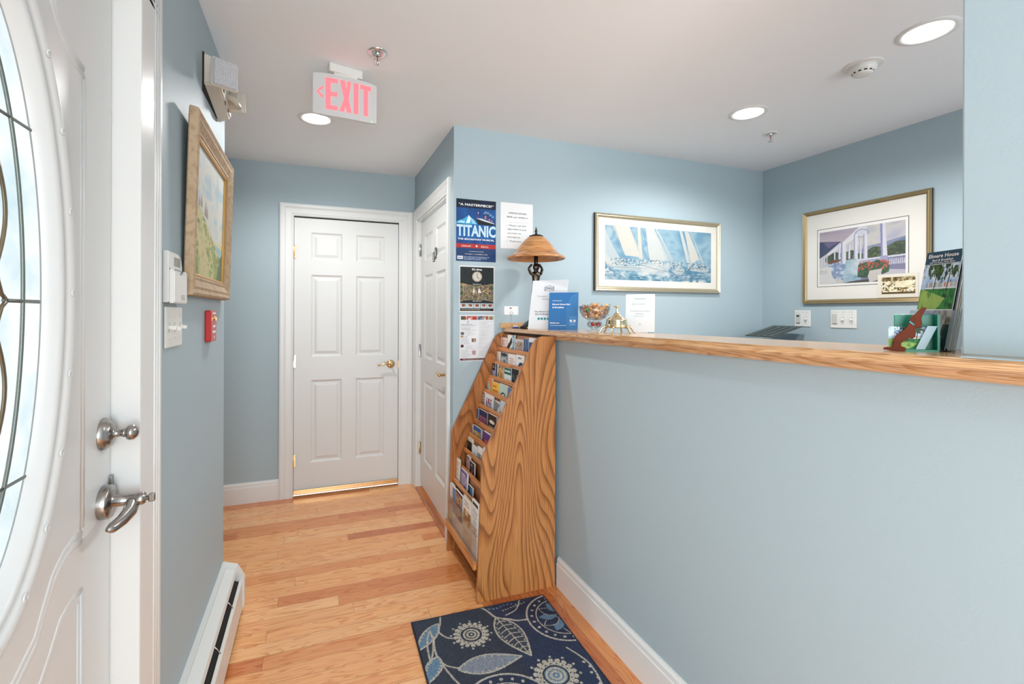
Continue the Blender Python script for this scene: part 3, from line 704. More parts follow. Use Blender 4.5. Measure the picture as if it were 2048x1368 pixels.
# exit sign hanging under the ceiling, slightly turned
ex = thing('exit_sign', 'white ceiling-hung sign reading EXIT in red with a left arrow', 'exit sign', T(.128, 2.165, 2.378 - .181, .108))
b = B(); b.M = T(-.003, .005, 0, .12); b.box(-.070, .075, -.020, .028, .190, .227, 0, .004); b.M = Matrix.Identity(4); b.box(-.05, .05, -.010, .018, .17, .195); b.build('ceiling_mount', 'plastic', ex)
w2, hh = .136, .181
def face_poly(w, h, bow, n=12, r=.012):
    p = []
    for i in range(n + 1): t = i / n; p.append((-w + 2 * w * t, h + bow * math.sin(PI * t) - bow))
    for i in range(n + 1): t = i / n; p.append((w - 2 * w * t, 0 - bow * math.sin(PI * t) + bow))
    return p
b = B()
nx = 16; V = []; F = []
for i in range(nx + 1):
    t = i / nx * 2 - 1; x = t * w2 + .0; y = -.014 + .010 * t * t; e = .008 * t * t * t * t
    V += [(x, y, e * .6), (x, y, hh - e)]
for i in range(nx): F.append((2 * i, 2 * i + 2, 2 * i + 3, 2 * i + 1))
m0 = len(V)
for i in range(nx + 1):
    t = i / nx * 2 - 1; x = t * w2; y = .014 - .006 * t * t; e = .008 * t ** 4
    V += [(x, y, e * .6), (x, y, hh - e)]
for i in range(nx):
    F.append((m0 + 2 * i, m0 + 2 * i + 1, m0 + 2 * i + 3, m0 + 2 * i + 2))
    F.append((2 * i, m0 + 2 * i, m0 + 2 * i + 2, 2 * i + 2)); F.append((2 * i + 1, 2 * i + 3, m0 + 2 * i + 3, m0 + 2 * i + 1))
F += [(0, 1, m0 + 1, m0), (2 * nx, m0 + 2 * nx, m0 + 2 * nx + 1, 2 * nx + 1)]
b._add(V, F); b.build('sign_housing', 'exit', ex)
b = B()
def fy(x): t = x / w2; return -.014 + .010 * t * t - .0012
def bar(pts): b._add([(x, fy(x), z) for x, z in pts], [tuple(range(len(pts)))])
z0_, z1_ = .026, .162; s_ = .021
def E_(x0, w):
    bar([(x0, z0_), (x0 + s_, z0_), (x0 + s_, z1_), (x0, z1_)])
    for za, ww in ((z0_, w), ((z0_ + z1_) / 2 - .009, w * .97), (z1_ - .019, w)): bar([(x0 + s_, za), (x0 + ww, za), (x0 + ww, za + .019), (x0 + s_, za + .019)])
E_(-.085, .050)
bar([(-.026, z1_), (-.005, z1_), (.024, z0_), (.003, z0_)]); 
bar([(-.028, z0_), (-.009, z0_), (.005, .080), (-.004, .098)]); bar([(.003, .106), (.011, .088), (.022, z1_), (.004, z1_)])
bar([(.032, z0_), (.053, z0_), (.053, z1_), (.032, z1_)])
bar([(.061, z1_ - .02), (.110, z1_ - .02), (.110, z1_), (.061, z1_)]); bar([(.076, z0_), (.096, z0_), (.096, z1_ - .02), (.076, z1_ - .02)])
bar([(-.122, .097), (-.100, .122), (-.091, .116), (-.112, .097)]); bar([(-.122, .097), (-.112, .097), (-.091, .078), (-.100, .071)])
b.build('exit_lettering', 'rednum', ex, fix=False)
b = B(); b.ball((.112, fy(.112) - .001, .006), .003); b.build('indicator_led', 'green_led', ex)

# ================================================================== LEFT WALL OBJECTS
# emergency light with two lamp heads
em = thing('emergency_light', 'beige wall emergency light with two square lamp heads above the landscape painting', 'emergency light', T(XL, 1.94, 2.13, R(90)))
b = B(); b.prism([(-.0, 0), (.0, 0), (.055, .03), (.060, .14), (.0, .14)], 'x', .0, .001) if False else None
V = [(0, 0, .035), (.29, 0, .0), (.29, 0, .135), (0, 0, .15), (.02, -.052, .045), (.27, -.052, .015), (.27, -.052, .125), (.02, -.052, .138)]
b._add(V, [(0, 1, 2, 3), (4, 7, 6, 5), (0, 4, 5, 1), (1, 5, 6, 2), (2, 6, 7, 3), (3, 7, 4, 0)])
bmesh.ops.bevel(b.bm, geom=b.bm.edges[:], offset=.006, segments=2, affect='EDGES'); b.build('housing', 'beige', em)
b = B(); b.box(.09, .105, -.0535, -.051, .055, .070); b.box(.13, .132, -.0535, -.051, .02, .035); b.box(.20, .202, -.0535, -.051, .02, .035); b.box(-.002, .292, -.004, .002, .01, .15); b.build('dark_seams', 'dark', em)
def lamp_head(name, c, rz, rx, w, h, d):
    p = bpy.data.objects.new(name, None); link(p, em); p.matrix_local = em.matrix_world.inverted() @ (Matrix.Translation(c) @ Matrix.Rotation(rz, 4, 'Z') @ Matrix.Rotation(rx, 4, 'X'))
    b = B(); b.box(-w / 2, w / 2, 0, d * .45, -h / 2, h / 2, 0, .010); b.prism([(-w * .40, .010), (w * .40, .010), (w * .22, d), (-w * .22, d)], 'z', -h * .38, h * .38); b.build('head_shell', 'beige', p)
    lw, lh = w * .46, h * .46
    b = B(); n = 20; m = 25; V = []; F = []
    for j in range(m + 1):
        for i in range(n + 1):
            x = -lw + 2 * lw * i / n; z = -lh + 2 * lh * j / m; cut = max(0, (abs(x) - lw + .009)) * max(0, (abs(z) - lh + .009)) 
            y = -.003 - (.003 if (i % 2) else 0) - .002 * (j % 2) if 0 < i < n and 0 < j < m else .002
            V.append((x * (.93 if j in (0, m) else 1), y, z * (.95 if i in (0, n) else 1)))
    for j in range(m):
        for i in range(n): a = j * (n + 1) + i; F.append((a, a + 1, a + n + 2, a + n + 1))
    b._add(V, F); b.build('prismatic_lens', 'lens', p)
    return p
lamp_head('lamp_head', (-.292, 1.875, 2.182), R(28), R(6), .090, .100, .05)
lamp_head('lamp_head', (-.297, 2.215, 2.215), R(165), R(6), .066, .088, .05)
b = B(); b.tube([(.05, -.045, .12), (.02, -.07, .10), (-.03, -.078, .08)], .012, n=10); b.build('swivel_arm', 'beige', em)
b = B(); b.tube([(.19, -.045, .08), (.2, -.075, .07), (.235, -.085, .06)], .012, n=10); b.build('swivel_arm', 'beige', em)

# picture frame moulding in a local frame (right +x, up +z, front -y), outer size w,h
def frame_mesh(w, h, prof, mats, name, parent, seg=None):
    """prof: [(inset from outer edge, height toward viewer)] ; seg: material index per profile segment"""
    b = B(); n = len(prof); cs = [(0, 0, 1, 1), (w, 0, -1, 1), (w, h, -1, -1), (0, h, 1, -1)]
    V = [(x + sx * d, -o, z + sz * d) for x, z, sx, sz in cs for d, o in prof]
    for i in range(n - 1):
        F = []
        for j in range(4):
            j2 = (j + 1) % 4; F.append((j * n + i, j2 * n + i, j2 * n + i + 1, j * n + i + 1))
        b._add([V[k] for k in range(len(V))], F, (seg[i] if seg else 0))
    bmesh.ops.remove_doubles(b.bm, verts=b.bm.verts[:], dist=1e-6)
    for v in [v for v in b.bm.verts if not v.link_faces]: b.bm.verts.remove(v)
    return b.build(name, mats, parent)

# seaside landscape in a pale wood frame (a plain generic landscape)
PW, PH = .668, .578
lp = thing('landscape_painting', 'oil painting of a grassy sea cliff under clouds in a pale wooden frame', 'painting',
           Matrix.Translation((-.345 - .026, 1.655, 1.3975)) @ Matrix.Rotation(R(90), 4, 'Z') @ Matrix.Rotation(R(1.45), 4, 'X'))
frame_mesh(PW, PH, [(0.004, 0), (0, .004), (.003, .026), (.010, .029), (.022, .024), (.030, .026), (.052, .015), (.060, .017), (.066, .012), (.066, .010)], ['frame_wood'], 'frame', lp)
fl = frame_mesh(PW - .130, PH - .130, [(0, .013), (.004, .015), (.010, .010), (.010, .003)], ['gilt'], 'gilt_liner', lp); fl.location = (.065, 0, .065)
b = B(); b.box(.02, PW - .02, 0, .004, .02, PH - .02); b.build('backing', 'frameback', lp)
cv = Canvas(200, 170, '#9fb9c6')
cv.blotch(cv.box(0, .30, 1, 1), ['#a4bcc9', '#b4c4ca', '#c9cdc9', '#d2cec4', '#bccad0'], 7, 9, 3)
cv.blotch(cv.box(0, .30, 1, .50) * .5, ['#c9cdc4', '#d9d2c0'], 8, 3, 4)
cv.rect(.45, .26, 1, .34, '#8fb6bd'); cv.poly([(.5, .335), (1, .30), (1, .345), (.8, .352)], '#d7c79a')
cl = cv.pmask([(0, 0), (1, 0), (1, .18), (.82, .24), (.62, .34), (.45, .42), (.28, .50), (.12, .55), (0, .56)])
cv.blotch(cl, ['#6f7f3c', '#93a052', '#b9b77a', '#cdbf8b', '#8d9a4d', '#5f7440'], 12, 16, 5)
cv.poly([(.18, .5), (.30, .46), (.55, 0), (.28, 0)], '#c9bb8b', .6); cv.blotch(cv.pmask([(.55, .38), (.66, .30), (.95, .0), (.72, 0)]), ['#4f7136', '#7d9447', '#a3a960'], 12, 12, 6, .8)
cv.blotch(cv.pmask([(.78, 0), (1, 0), (1, .27), (.9, .22)]), ['#3d5736', '#56713f'], 10, 10, 7); cv.blotch(cv.pmask([(0, 0), (.22, 0), (.1, .2), (0, .28)]), ['#4c6a3c', '#7c8f4e'], 10, 10, 8)
for u, v, s_ in ((.17, .54, .05), (.23, .545, .06), (.36, .50, .075), (.41, .49, .06)): cv.poly([(u - s_ * .45, v), (u + s_ * .45, v - .01), (u + s_ * .4, v + s_ * .7), (u, v + s_ * 1.5), (u - s_ * .4, v + s_ * .7)], '#8b7f74'); cv.poly([(u - s_ * .5, v + s_ * .6), (u + s_ * .5, v + s_ * .6), (u, v + s_ * 1.7)], '#a09082')
cv.blotch(cv.box(0, 0, 1, 1), ['#9fa88a', '#d8d2be', '#7c8c8c'], 60, 60, 9, .12)
for u, v in ((.05, .45), (.62, .33), (.52, .3)): cv.ell(u, v, .012, .014, '#a04a34')
canvas_obj('canvas', cv, PW - .146, PH - .146, lp, 'paint', y=-.004, x0=.073, z0=.073)

# thermostat
th = thing('thermostat', 'white wall thermostat with a small grey display beside the door casing', 'thermostat', T(XL, 1.474, 1.372, R(90)))
b = B(); b.prism([(0, 0), (.140, 0), (.140, .104), (.126, .128), (.10, .138), (0, .138)], 'y', 0, -.014, 0, .002); b.build('base', 'plastic', th)
b = B(); b.prism([(.004, -.002), (.138, -.002), (.138, .092), (.115, .078), (.07, .072), (.03, .078), (.004, .088)], 'y', -.013, -.027, 0, .003); b.build('flip_cover', 'plastic', th)
b = B(); b.box(.055, .112, -.0150, -.0142, .102, .126); b.build('display', 'lcd', th)
b = B(); b.tube([(.004, -.0142, .092), (.03, -.0142, .082), (.07, -.0142, .076), (.115, -.0142, .082), (.139, -.0142, .096)], .0012, n=6)
for k in range(4): b.lathe([(.0025, 0), (.0025, .0015), (.0005, .002)], Matrix.Translation((.065 + k * .016, -.014, .092)) @ Matrix.Rotation(R(90), 4, 'X'), n=10)
b.build('seam_and_buttons', 'greyink', th)
b = B(); [b.box(.07, .11, -.0275, -.027, .008 + i * .004, .0095 + i * .004) for i in range(4)]; b.build('vent_grooves', 'greyink', th)
# switch plates
def switch_plate(label, M, gangs, w, h, kinds):
    t = thing('switch_plate', label, 'light switch', M)
    b = B(); b.box(0, w, -.006, 0, 0, h, 0, .0035); b.build('plate', 'plastic', t)
    for g, k in enumerate(kinds):
        cx = w / gangs * (g + .5)
        if k in ('up', 'down', 'level'):
            b = B(); b.M = T(cx, -.006, h / 2, 0, {'up': R(-28), 'down': R(28), 'level': R(8)}[k]); b.box(-.005, .005, -.018, .002, -.005, .005, 0, .0015); b.build('toggle', 'plastic', t)
    for g, k in enumerate(kinds):
        b = B(); cx = w / gangs * (g + .5)
        if k in ('up', 'down', 'level'):
            b.box(cx - .006, cx + .006, -.0066, -.006, h / 2 - .013, h / 2 + .013)
            for s in (-1, 1): b.lathe([(.0028, 0), (.0028, .001), (.0003, .0013)], Matrix.Translation((cx, -.006, h / 2 + s * .030)) @ Matrix.Rotation(R(90), 4, 'X'), n=10)
        if k == 'rocker': b.box(cx - .016, cx + .016, -.0085, -.006, h / 2 - .033, h / 2 + .033, 0, .001)
        if k == 'sensor': b.box(cx - .017, cx + .017, -.008, -.006, h / 2 - .030, h / 2 + .034, 0, .001)
        b.build('switch_frame', mat('plate_recess', (.52, .52, .50), .5) if 'plate_recess' not in bpy.data.materials else bpy.data.materials['plate_recess'], t)
    return t
s1 = switch_plate('white three-gang toggle switch plate below the thermostat', T(XL, 1.484, 1.247, R(90)), 3, .168, .114, ['level', 'down', 'level'])
lettering('plate_lettering', s1, [('CEILING', .028, .095, .0035, 'C', 0, .03, 0), ('HALL', .084, .095, .0035, 'C', 0, .015, 0), ('OUTSIDE', .140, .095, .0035, 'C', 0, .03, 0)] if False else [('- - - -', .028, .095, .002, 'C', 0, .03, 0), ('- - -', .084, .093, .002, 'C', 0, .015, 0), ('- - - -', .140, .095, .002, 'C', 0, .03, 0)], ['greyink'], y=-.0066)
s2 = switch_plate('white two-gang switch plate on the office wall nearer the corner', T(XR, 2.349, 1.261, -R(90)), 2, .114, .113, ['sensor', 'down'])
s3 = switch_plate('wide white three-gang switch plate under the veranda picture', T(XR, 2.103, 1.259, -R(90)), 3, .158, .116, ['rocker', 'down', 'down'])
b = B(); b.box(.018, .036, -.0088, -.0082, .068, .080); b.build('sensor_window', 'black', s2)
b = B(); b.box(.014, .042, -.0088, -.0082, .022, .0245); b.build('air_slot', 'black', s2)
b = B(); b.box(.018, .044, -.0092, -.0086, .026, .0285); b.build('switch_marks', 'black', s3)
for s_, ww, z_ in ((s2, .114, .098), (s3, .158, .102)):
    b = B(); b.text = None
    for k in range(9):
        if k in (3, 6): continue
        x = ww * (.10 + .09 * k); b.box(x, x + ww * .05, -.0066, -.0061, z_, z_ + .0025)
    b.build('plate_marks', 'greyink', s_)
# red alarm box
fa = thing('alarm_key_box', 'small red metal alarm box with a key lock under the landscape painting', 'alarm box', T(XL, 1.992, 1.236, R(90)))
b = B(); b.box(0, .102, -.021, 0, 0, .116, 0, .004); b.build('red_case', 'red', fa)
b = B(); b.lathe([(.009, 0), (.009, .003), (.006, .004), (.0005, .004)], Matrix.Translation((.06, -.021, .088)) @ Matrix.Rotation(R(90), 4, 'X'), n=16); b.box(.057, .063, -.030, -.0245, .078, .092, 0, .001); b.build('key_lock', 'brass', fa)
b = B(); b.box(.03, .085, -.0217, -.021, .103, .109); b.box(.038, .078, -.0217, -.021, .053, .061); b.box(.030, .085, -.0217, -.021, .032, .040); b.box(.055, .062, -.0217, -.021, .010, .020); b.build('white_marks', 'whiteink', fa)

# baseboard heater along the left wall
ht = thing('baseboard_heater', 'long white metal baseboard heater along the left wall floor', 'heater', T(XL, .55, 0, R(90)))
HL = 1.835
def hx(b, prof, x0, x1, mi=0):
    n = len(prof); V = [(x0, -a, z) for a, z in prof] + [(x1, -a, z) for a, z in prof]
    b._add(V, [tuple(range(n)), tuple(range(2 * n - 1, n - 1, -1))] + [(i, (i + 1) % n, n + (i + 1) % n, n + i) for i in range(n)], mi)
b = B(); hx(b, [(0, .02), (.004, .02), (.004, .222), (.018, .222), (.018, .228), (0, .228)], 0, HL); b.build('back_panel', 'heater', ht)
b = B(); hx(b, [(.016, .218), (.055, .206), (.060, .190), (.057, .189), (.052, .203), (.014, .214)], 0, HL - .035); b.build('damper_cover', 'heater', ht)
b = B(); hx(b, [(.072, .158), (.082, .148), (.084, .040), (.081, .040), (.079, .146), (.070, .155)], 0, HL - .035); b.build('front_panel', 'heater', ht)
b = B(); hx(b, [(.006, .03), (.070, .03), (.070, .15), (.006, .18)], 0.01, HL - .04); b.build('dark_interior', 'dark', ht)
b = B(); hx(b, [(.012, .06), (.064, .06), (.064, .14), (.012, .14)], .0, HL - .05); b.build('heating_fins', mat('fin_metal', (.12, .11, .10), .5, metal=.6), ht)
for k in range(7): x = HL - .25 - k * .27; b = B(); b.tube([(x, -.050, .192), (x, -.066, .172), (x, -.076, .155)], .002, n=6); b.build('damper_clip', 'chrome', ht)
b = B(); hx(b, [(0, .012), (.086, .030), (.090, .040), (.090, .156), (.060, .214), (.016, .228), (.012, .232), (0, .232)], HL - .040, HL); b.build('end_cap', 'heater', ht)

# ================================================================== FAR WALL POSTERS AND PICTURES
def sheet(name, label, cat, x, z, w, h, cv, y=YP - .0012, extra=None, group=None):
    t = thing(name, label, cat, T(x, y, z))
    b = B(); b.box(0, w, 0, .001, 0, h); b.build('paper_back', 'paper', t)
    canvas_obj('printed_face', cv, w, h, t, 'gloss', y=-.0003)
    return t
# ship musical poster
W_, H_ = .245, .360
cv = Canvas(220, 320, '#0c3a78'); cv.blotch(cv.box(0, 0, 1, 1), ['#0a2f66', '#124a8c', '#0b3570'], 3, 4, 1)
cv.blotch(cv.box(0, .86, 1, 1), ['#0a1428', '#122447'], 5, 2, 2); cv.blotch(cv.box(0, .60, 1, .86) * .6, ['#0e3a74', '#1a62a6'], 4, 4, 3)
cv.poly([(0, .62), (.08, .66), (.14, .665), (.22, .70), (.31, .745), (.38, .70), (.45, .66), (.52, .62), (.52, .60), (0, .60)], '#3f9fcc')
cv.poly([(.31, .745), (.36, .70), (.34, .62), (.24, .61)], '#d8eef4'); cv.poly([(.33, .73), (.46, .66), (.50, .61), (.40, .61)], '#8cc8de'); cv.poly([(.02, .62), (.12, .65), (.22, .64), (.2, .61)], '#a8d8e6')
cv.poly([(.49, .695), (.70, .66), (.96, .625), (.96, .592), (.56, .592)], '#15161c'); cv.poly([(.49, .70), (.62, .705), (.82, .665), (.96, .635), (.96, .625), (.70, .66)], '#c9ccd0')
for u, v, s_ in ((.73, .70, 1), (.83, .67, .8), (.89, .655, .65)): cv.rect(u - .022 * s_, v, u + .022 * s_, v + .06 * s_, '#c96f4d'); cv.rect(u - .024 * s_, v + .055 * s_, u + .024 * s_, v + .075 * s_, '#15161c')
for u, v, r in ((.74, .805, .05), (.80, .80, .04), (.86, .77, .05), (.92, .74, .04), (.70, .79, .03)): cv.ell(u, v, r, r * .6, '#7fa9cc', .6, .6)
cv.line([(.545, .70), (.545, .82)], .004, '#8b3d50'); cv.ell(.545, .79, .012, .009, '#e8eef4')
cv.rect(0, .215, 1, .285, '#a82a25'); cv.rect(0, 0, 1, .215, '#123564'); cv.blotch(cv.box(0, .37, 1, .60) * .7, ['#0a2c60', '#1d6cb0', '#0b3570'], 7, 3, 5)
cv.text(.18, .02, .84, .085, 3, '#b9c2d2', .7, 4); cv.text(.13, .23, .38, .262, 2, '#ecd9d4', .9, 6); cv.text(.62, .23, .9, .262, 2, '#ecd9d4', .9, 7)
cv.rect(.03, .03, .17, .085, '#cdd2da'); cv.text(.05, .045, .15, .07, 1, '#26324c', .9, 8)
star = [(.51 + .034 * math.sin(2 * PI * k / 10) * (1 if k % 2 == 0 else .42), .25 + .024 * math.cos(2 * PI * k / 10) * (1 if k % 2 == 0 else .42)) for k in range(10)]; cv.poly(star, '#e9eef4')
p = sheet('musical_poster', 'dark blue poster reading TITANIC with an iceberg and a steamship', 'poster', .766, 1.648, W_, H_, cv)
lettering('poster_lettering', p, [('\u201cA MASTERPIECE!\u201d', W_ / 2, .322, .013, 'C', 0, .215, .02), ('TITANIC', W_ / 2, .148, .062, 'C', 1, .240, .035), ('THE BROADWAY MUSICAL', W_ / 2, .124, .0085, 'C', 0, .225, .03),
    ('OCTOBER 3 - NOVEMBER 2, 2025', W_ / 2, .040, .0042, 'C', 2, .14, .01), ('OGUNQUIT PLAYHOUSE', W_ / 2, .056, .004, 'C', 0, .09, 0)], ['whiteink', 'iceink', 'creamink'])
# restaurant poster: clock and garden
W_, H_ = .215, .268
cv = Canvas(140, 176, '#e6e6e4'); cv.rect(.02, .02, .98, .98, '#0b0f10')
cv.blotch(cv.box(.02, .60, .98, .98) * .8, ['#060808', '#10201f', '#070a0b'], 5, 4, 1)
g = cv.box(.02, .20, .98, .62) * (1 - (((cv.u - .5) / .52) ** 2 + ((cv.v - .70) / .12) ** 2 < 1)) * (1 - (((cv.u - .5) / .52) ** 2 + ((cv.v - .18) / .085) ** 2 < 1))
cv.blotch(g, ['#24301f', '#4b5a35', '#8b8a63', '#3a3a52', '#c4a36e', '#2a3420', '#6a5566'], 14, 12, 4)
for i in range(700):
    u = .03 + .94 * RNG.rand(); v = .24 + .34 * RNG.rand(); ok_ = g[int(v * cv.H), int(u * cv.W)] > 0
    if ok_: cv.ell(u, v, .012, .008, ['#1a2214', '#2c3a20', '#6d7a48', '#3c3a52', '#151a14', '#a08a58', '#4a5a38'][int(RNG.randint(0, 7))], .7, .6)
for i in range(26):
    u = .3 + .6 * RNG.rand(); v = .36 + .12 * RNG.rand(); cv.ell(u, v, .018, .010, ['#e8c88c', '#d9a05a', '#f1dfb6'][i % 3], .8, .5)
cv.poly([(.38, .42), (.41, .56), (.44, .42)], '#e4dce0'); cv.poly([(.52, .42), (.56, .53), (.62, .42)], '#e4dce0')
cv.ell(.50, .77, .135, .108, '#cfc8bd'); cv.ring(.50, .77, .135, .108, .05, '#8c7c70')
for k in range(12): a = k * PI / 6; cv.ell(.5 + .112 * math.sin(a), .77 + .09 * math.cos(a), .008, .007, '#3a2c28')
cv.line([(.5, .77), (.5, .84)], .006, '#221a18'); cv.line([(.5, .77), (.55, .72)], .007, '#221a18')
cv.rect(.02, .08, .98, .195, '#a8b4bc')
for k in range(5):
    u = .12 + k * .19; cv.ell(u, .135, .075, .03, '#e8eaea', 1); cv.blotch((((cv.u - u) / .06) ** 2 + ((cv.v - .145) / .032) ** 2 < 1).astype(float), ['#5a2f22', '#a3402c', '#40542c', '#caa070'], 20, 20, 10 + k); cv.rect(u + .091, .08, u + .097, .195, '#14181a')
cv.rect(.02, .02, .98, .078, '#1a1210'); cv.text(.06, .035, .94, .07, 2, '#cfc3a4', .8, 9)
p = sheet('restaurant_poster', 'dark framed-print poster with a round clock over a garden restaurant', 'poster', .787, 1.353, W_, H_, cv)
lettering('poster_lettering', p, [("It's time.", W_ / 2, .243, .0125, 'C', 0, .062, .02), ('Experience us.', W_ / 2, .160, .006, 'C', 0, .05, .01), ('Clay Hill Farm', W_ / 2, .062, .006, 'C', 0, .055, .01)], ['whiteink'])
# menu sheet
W_, H_ = .214, .270
cv = Canvas(150, 190, '#d5d7da')
for k in range(6): cv.blotch(cv.box(.04 + k * .157, .89, .04 + (k + 1) * .157 - .01, .97), [['#39502f', '#8b3b32', '#c7b8a8'], ['#6d7e5c', '#b23a30', '#e0d8cc'], ['#8c2a22', '#c24a38', '#5a3020'], ['#d7dadd', '#3a4048', '#8aa6b4'], ['#23282c', '#b04a3c', '#dad4cc'], ['#2c4a2a', '#8fae7c', '#b03430']][k], 10, 10, 20 + k)
cv.rect(.02, .02, .98, .065, '#4a1c22'); cv.text(.10, .03, .96, .055, 1, '#d9c9c0', .7, 3)
cv.text(.04, .76, .47, .80, 2, '#555b63', .7, 1); cv.text(.04, .66, .47, .745, 4, '#7a8088', .6, 2); cv.text(.17, .56, .47, .65, 5, '#868c94', .55, 4); cv.text(.04, .36, .34, .55, 9, '#868c94', .5, 5); cv.text(.17, .26, .47, .35, 5, '#868c94', .55, 6); cv.text(.04, .08, .36, .25, 8, '#8a9098', .5, 7)
cv.text(.56, .10, .94, .86, 34, '#8a9098', .45, 8, .5); cv.rect(.235, .83, .25, .865, '#30353c'); cv.text(.18, .80, .32, .82, 1, '#50565e', .8, 9)
for u0, v0, u1, v1, c in ((.04, .57, .13, .625, ['#3a3c40', '#a8a39c']), (.04, .515, .11, .55, ['#7a4c22', '#c49a58']), (.35, .41, .47, .49, ['#5a2a1c', '#b0a08c']), (.04, .30, .12, .36, ['#3a0f12', '#8c2a2c']), (.36, .13, .46, .23, ['#7a2c36', '#d0bcb8'])): cv.blotch(cv.box(u0, v0, u1, v1), c, 9, 9, 4)
sheet('menu_sheet', 'white printed menu sheet with small food photos under the clock poster', 'menu', .788, 1.067, W_, H_, cv)
# office hours sheet
cv = Canvas(24, 30, '#e2e3e4')
p = sheet('office_hours_notice', 'white paper notice reading OFFICE HOURS behind the lamp shade', 'notice', 1.041, 1.735, .212, .275, cv)
lettering('notice_lettering', p, [('OFFICE HOURS', .110, .209, .0095, 'C', 0, .118, .018), ('8:00 a.m.-6:00p.m.', .112, .186, .0085, 'C', 0, .140, .018), ('\u2022  Please call 207-', .040, .135, .0085, 'L', 0, .132, .008), ('646-4494 should', .045, .112, .0085, 'L', 0, .122, .008), ('you have an', .045, .089, .0085, 'L', 0, .088, .008), ('emergency.', .045, .066, .0085, 'L', 0, .085, .008), ('\u2022  Thank you.', .040, .041, .0085, 'L', 0, .100, .008)], ['ink'])
b = B(); b.box(.050, .185, -.0009, -.0004, .158, .1588); b.build('rule_line', 'greyink', p)
# small card with a string
cd = thing('small_notice_card', 'small white card with a blue mark and hanging string above the oak ledge', 'card', T(1.066, YP, 1.337))
b = B(); b.box(0, .092, -.002, 0, 0, .052, 0, .0005); b.build('card_face', 'paper', cd)
b = B(); b.ball((.042, -.002, .040), .005, sc=(1.4, .1, .7)); b.build('blue_mark', 'navy', cd)
lettering('card_lettering', cd, [('FRESHENING UP', .044, .028, .004, 'C', 0, .052, .02)] if False else [('- - - - - -', .044, .027, .003, 'C', 0, .055, .02)], ['greyink'], y=-.0026)
b = B(); b.tube([(.046 + .009 * math.cos(a), -.004, .010 + .009 * math.sin(a)) for a in [i * PI / 8 for i in range(17)]], .0009, n=6); b.tube([(.046, -.004, .001), (.045, -.006, -.03), (.046, -.012, -.060), (.046, -.03, -.066)], .0007, n=5); b.build('ring_and_string', 'greyink', cd)

# sailing print in a champagne frame and veranda print in a bronze-gold frame
sp = thing('sailing_picture', 'wide framed watercolour print of sailing yachts racing in blue surf', 'picture', T(1.686, YP - .001, 1.494))
PW, PH = 1.048, .503
frame_mesh(PW, PH, [(0, 0), (0, .018), (.004, .024), (.012, .020), (.016, .021), (.024, .016), (.027, .012), (.030, .012)], ['champagne', 'frameback'], 'frame', sp, seg=[1, 0, 0, 0, 0, 0, 0])
b = B(); b.box(.01, PW - .01, 0, .002, .01, PH - .01); b.build('backing', 'frameback', sp)
cv = Canvas(600, 290, '#efece2')
mu, mv = .052, .105; U = lambda u: mu + (1 - 2 * mu) * u; Vv = lambda v: mv + (1 - 2 * mv) * v
pic = cv.box(mu, mv, 1 - mu, 1 - mv)
cv.blotch(pic, ['#7fb0cc', '#94c0d6', '#a9cddd', '#86b5cf', '#b9d5df'], 6, 4, 31)
def sail(pts, col, al=.95, seed=0):
    m = cv.pmask([(U(a), Vv(c)) for a, c in pts]) * pic; cv.put(m, col, al); cv.blotch(m, [col, '#d5e4e8', col], 9, 7, seed, .35)
sail([(.0, .92), (.075, .60), (.185, .22), (.02, .24), (.0, .50)], '#d3dfe0', .9, 1); sail([(.0, .50), (.10, .25), (.03, .22), (0, .34)], '#eceae0', .9, 2)
sail([(.07, 1), (.215, 1), (.32, .50), (.30, .44), (.175, .46)], '#efe9da', 1, 3); sail([(.285, 1), (.31, 1), (.335, .40), (.30, .42)], '#efe7d4', 1, 4)
sail([(.36, 1), (.44, 1), (.56, .45), (.50, .30), (.42, .35), (.395, .42)], '#e8eae4', 1, 5); sail([(.45, 1), (.47, 1), (.62, .42), (.55, .38)], '#d6e2e6', .8, 6)
sail([(.68, 1), (.705, 1), (.78, .50), (.80, .30), (.77, .28)], '#dfe5e2', 1, 7); sail([(.73, 1), (.77, .98), (.88, .46), (.80, .36)], '#ece6d8', 1, 8); sail([(.79, 1), (.80, 1), (.93, .40), (.91, .38)], '#d2e2e8', .7, 9)
for a0, c0, a1, c1 in ((.05, 1, .18, .30), (.08, 1, .20, .28), (.33, 1, .41, .30), (.44, 1, .60, .36), (.47, .9, .63, .34), (.67, 1, .76, .25), (.72, 1, .79, .3), (.80, .98, .95, .3), (.215, 1, .30, .55)):
    cv.line([(U(a0), Vv(c0)), (U(a1), Vv(c1))], .0012, '#3f6f8c', .75, .48)
sea = cv.box(mu, mv, 1 - mu, Vv(.30)); wv = np.clip((Vv(.30) - cv.v) / .10, 0, 1) * sea
cv.blotch(wv, ['#e9eeee', '#cfe0e6', '#8dbace', '#5d9ab8', '#2f7192', '#dbe6e8', '#f0f2ef'], 13, 9, 33)
cv.blotch(cv.pmask([(U(.70), Vv(.30)), (U(1), Vv(.28)), (U(1), Vv(.06)), (U(.62), Vv(.0)), (U(.60), Vv(.10))]) * sea, ['#2b6c8c', '#5f9cba', '#3d7f9e', '#a9cbd8'], 16, 16, 34, .75)
cv.blotch(cv.pmask([(U(.0), Vv(.0)), (U(.22), Vv(.0)), (U(.10), Vv(.13)), (U(0), Vv(.10))]) * sea, ['#3a7d9c', '#8ebcd0', '#e8eeee'], 16, 16, 35, .8)
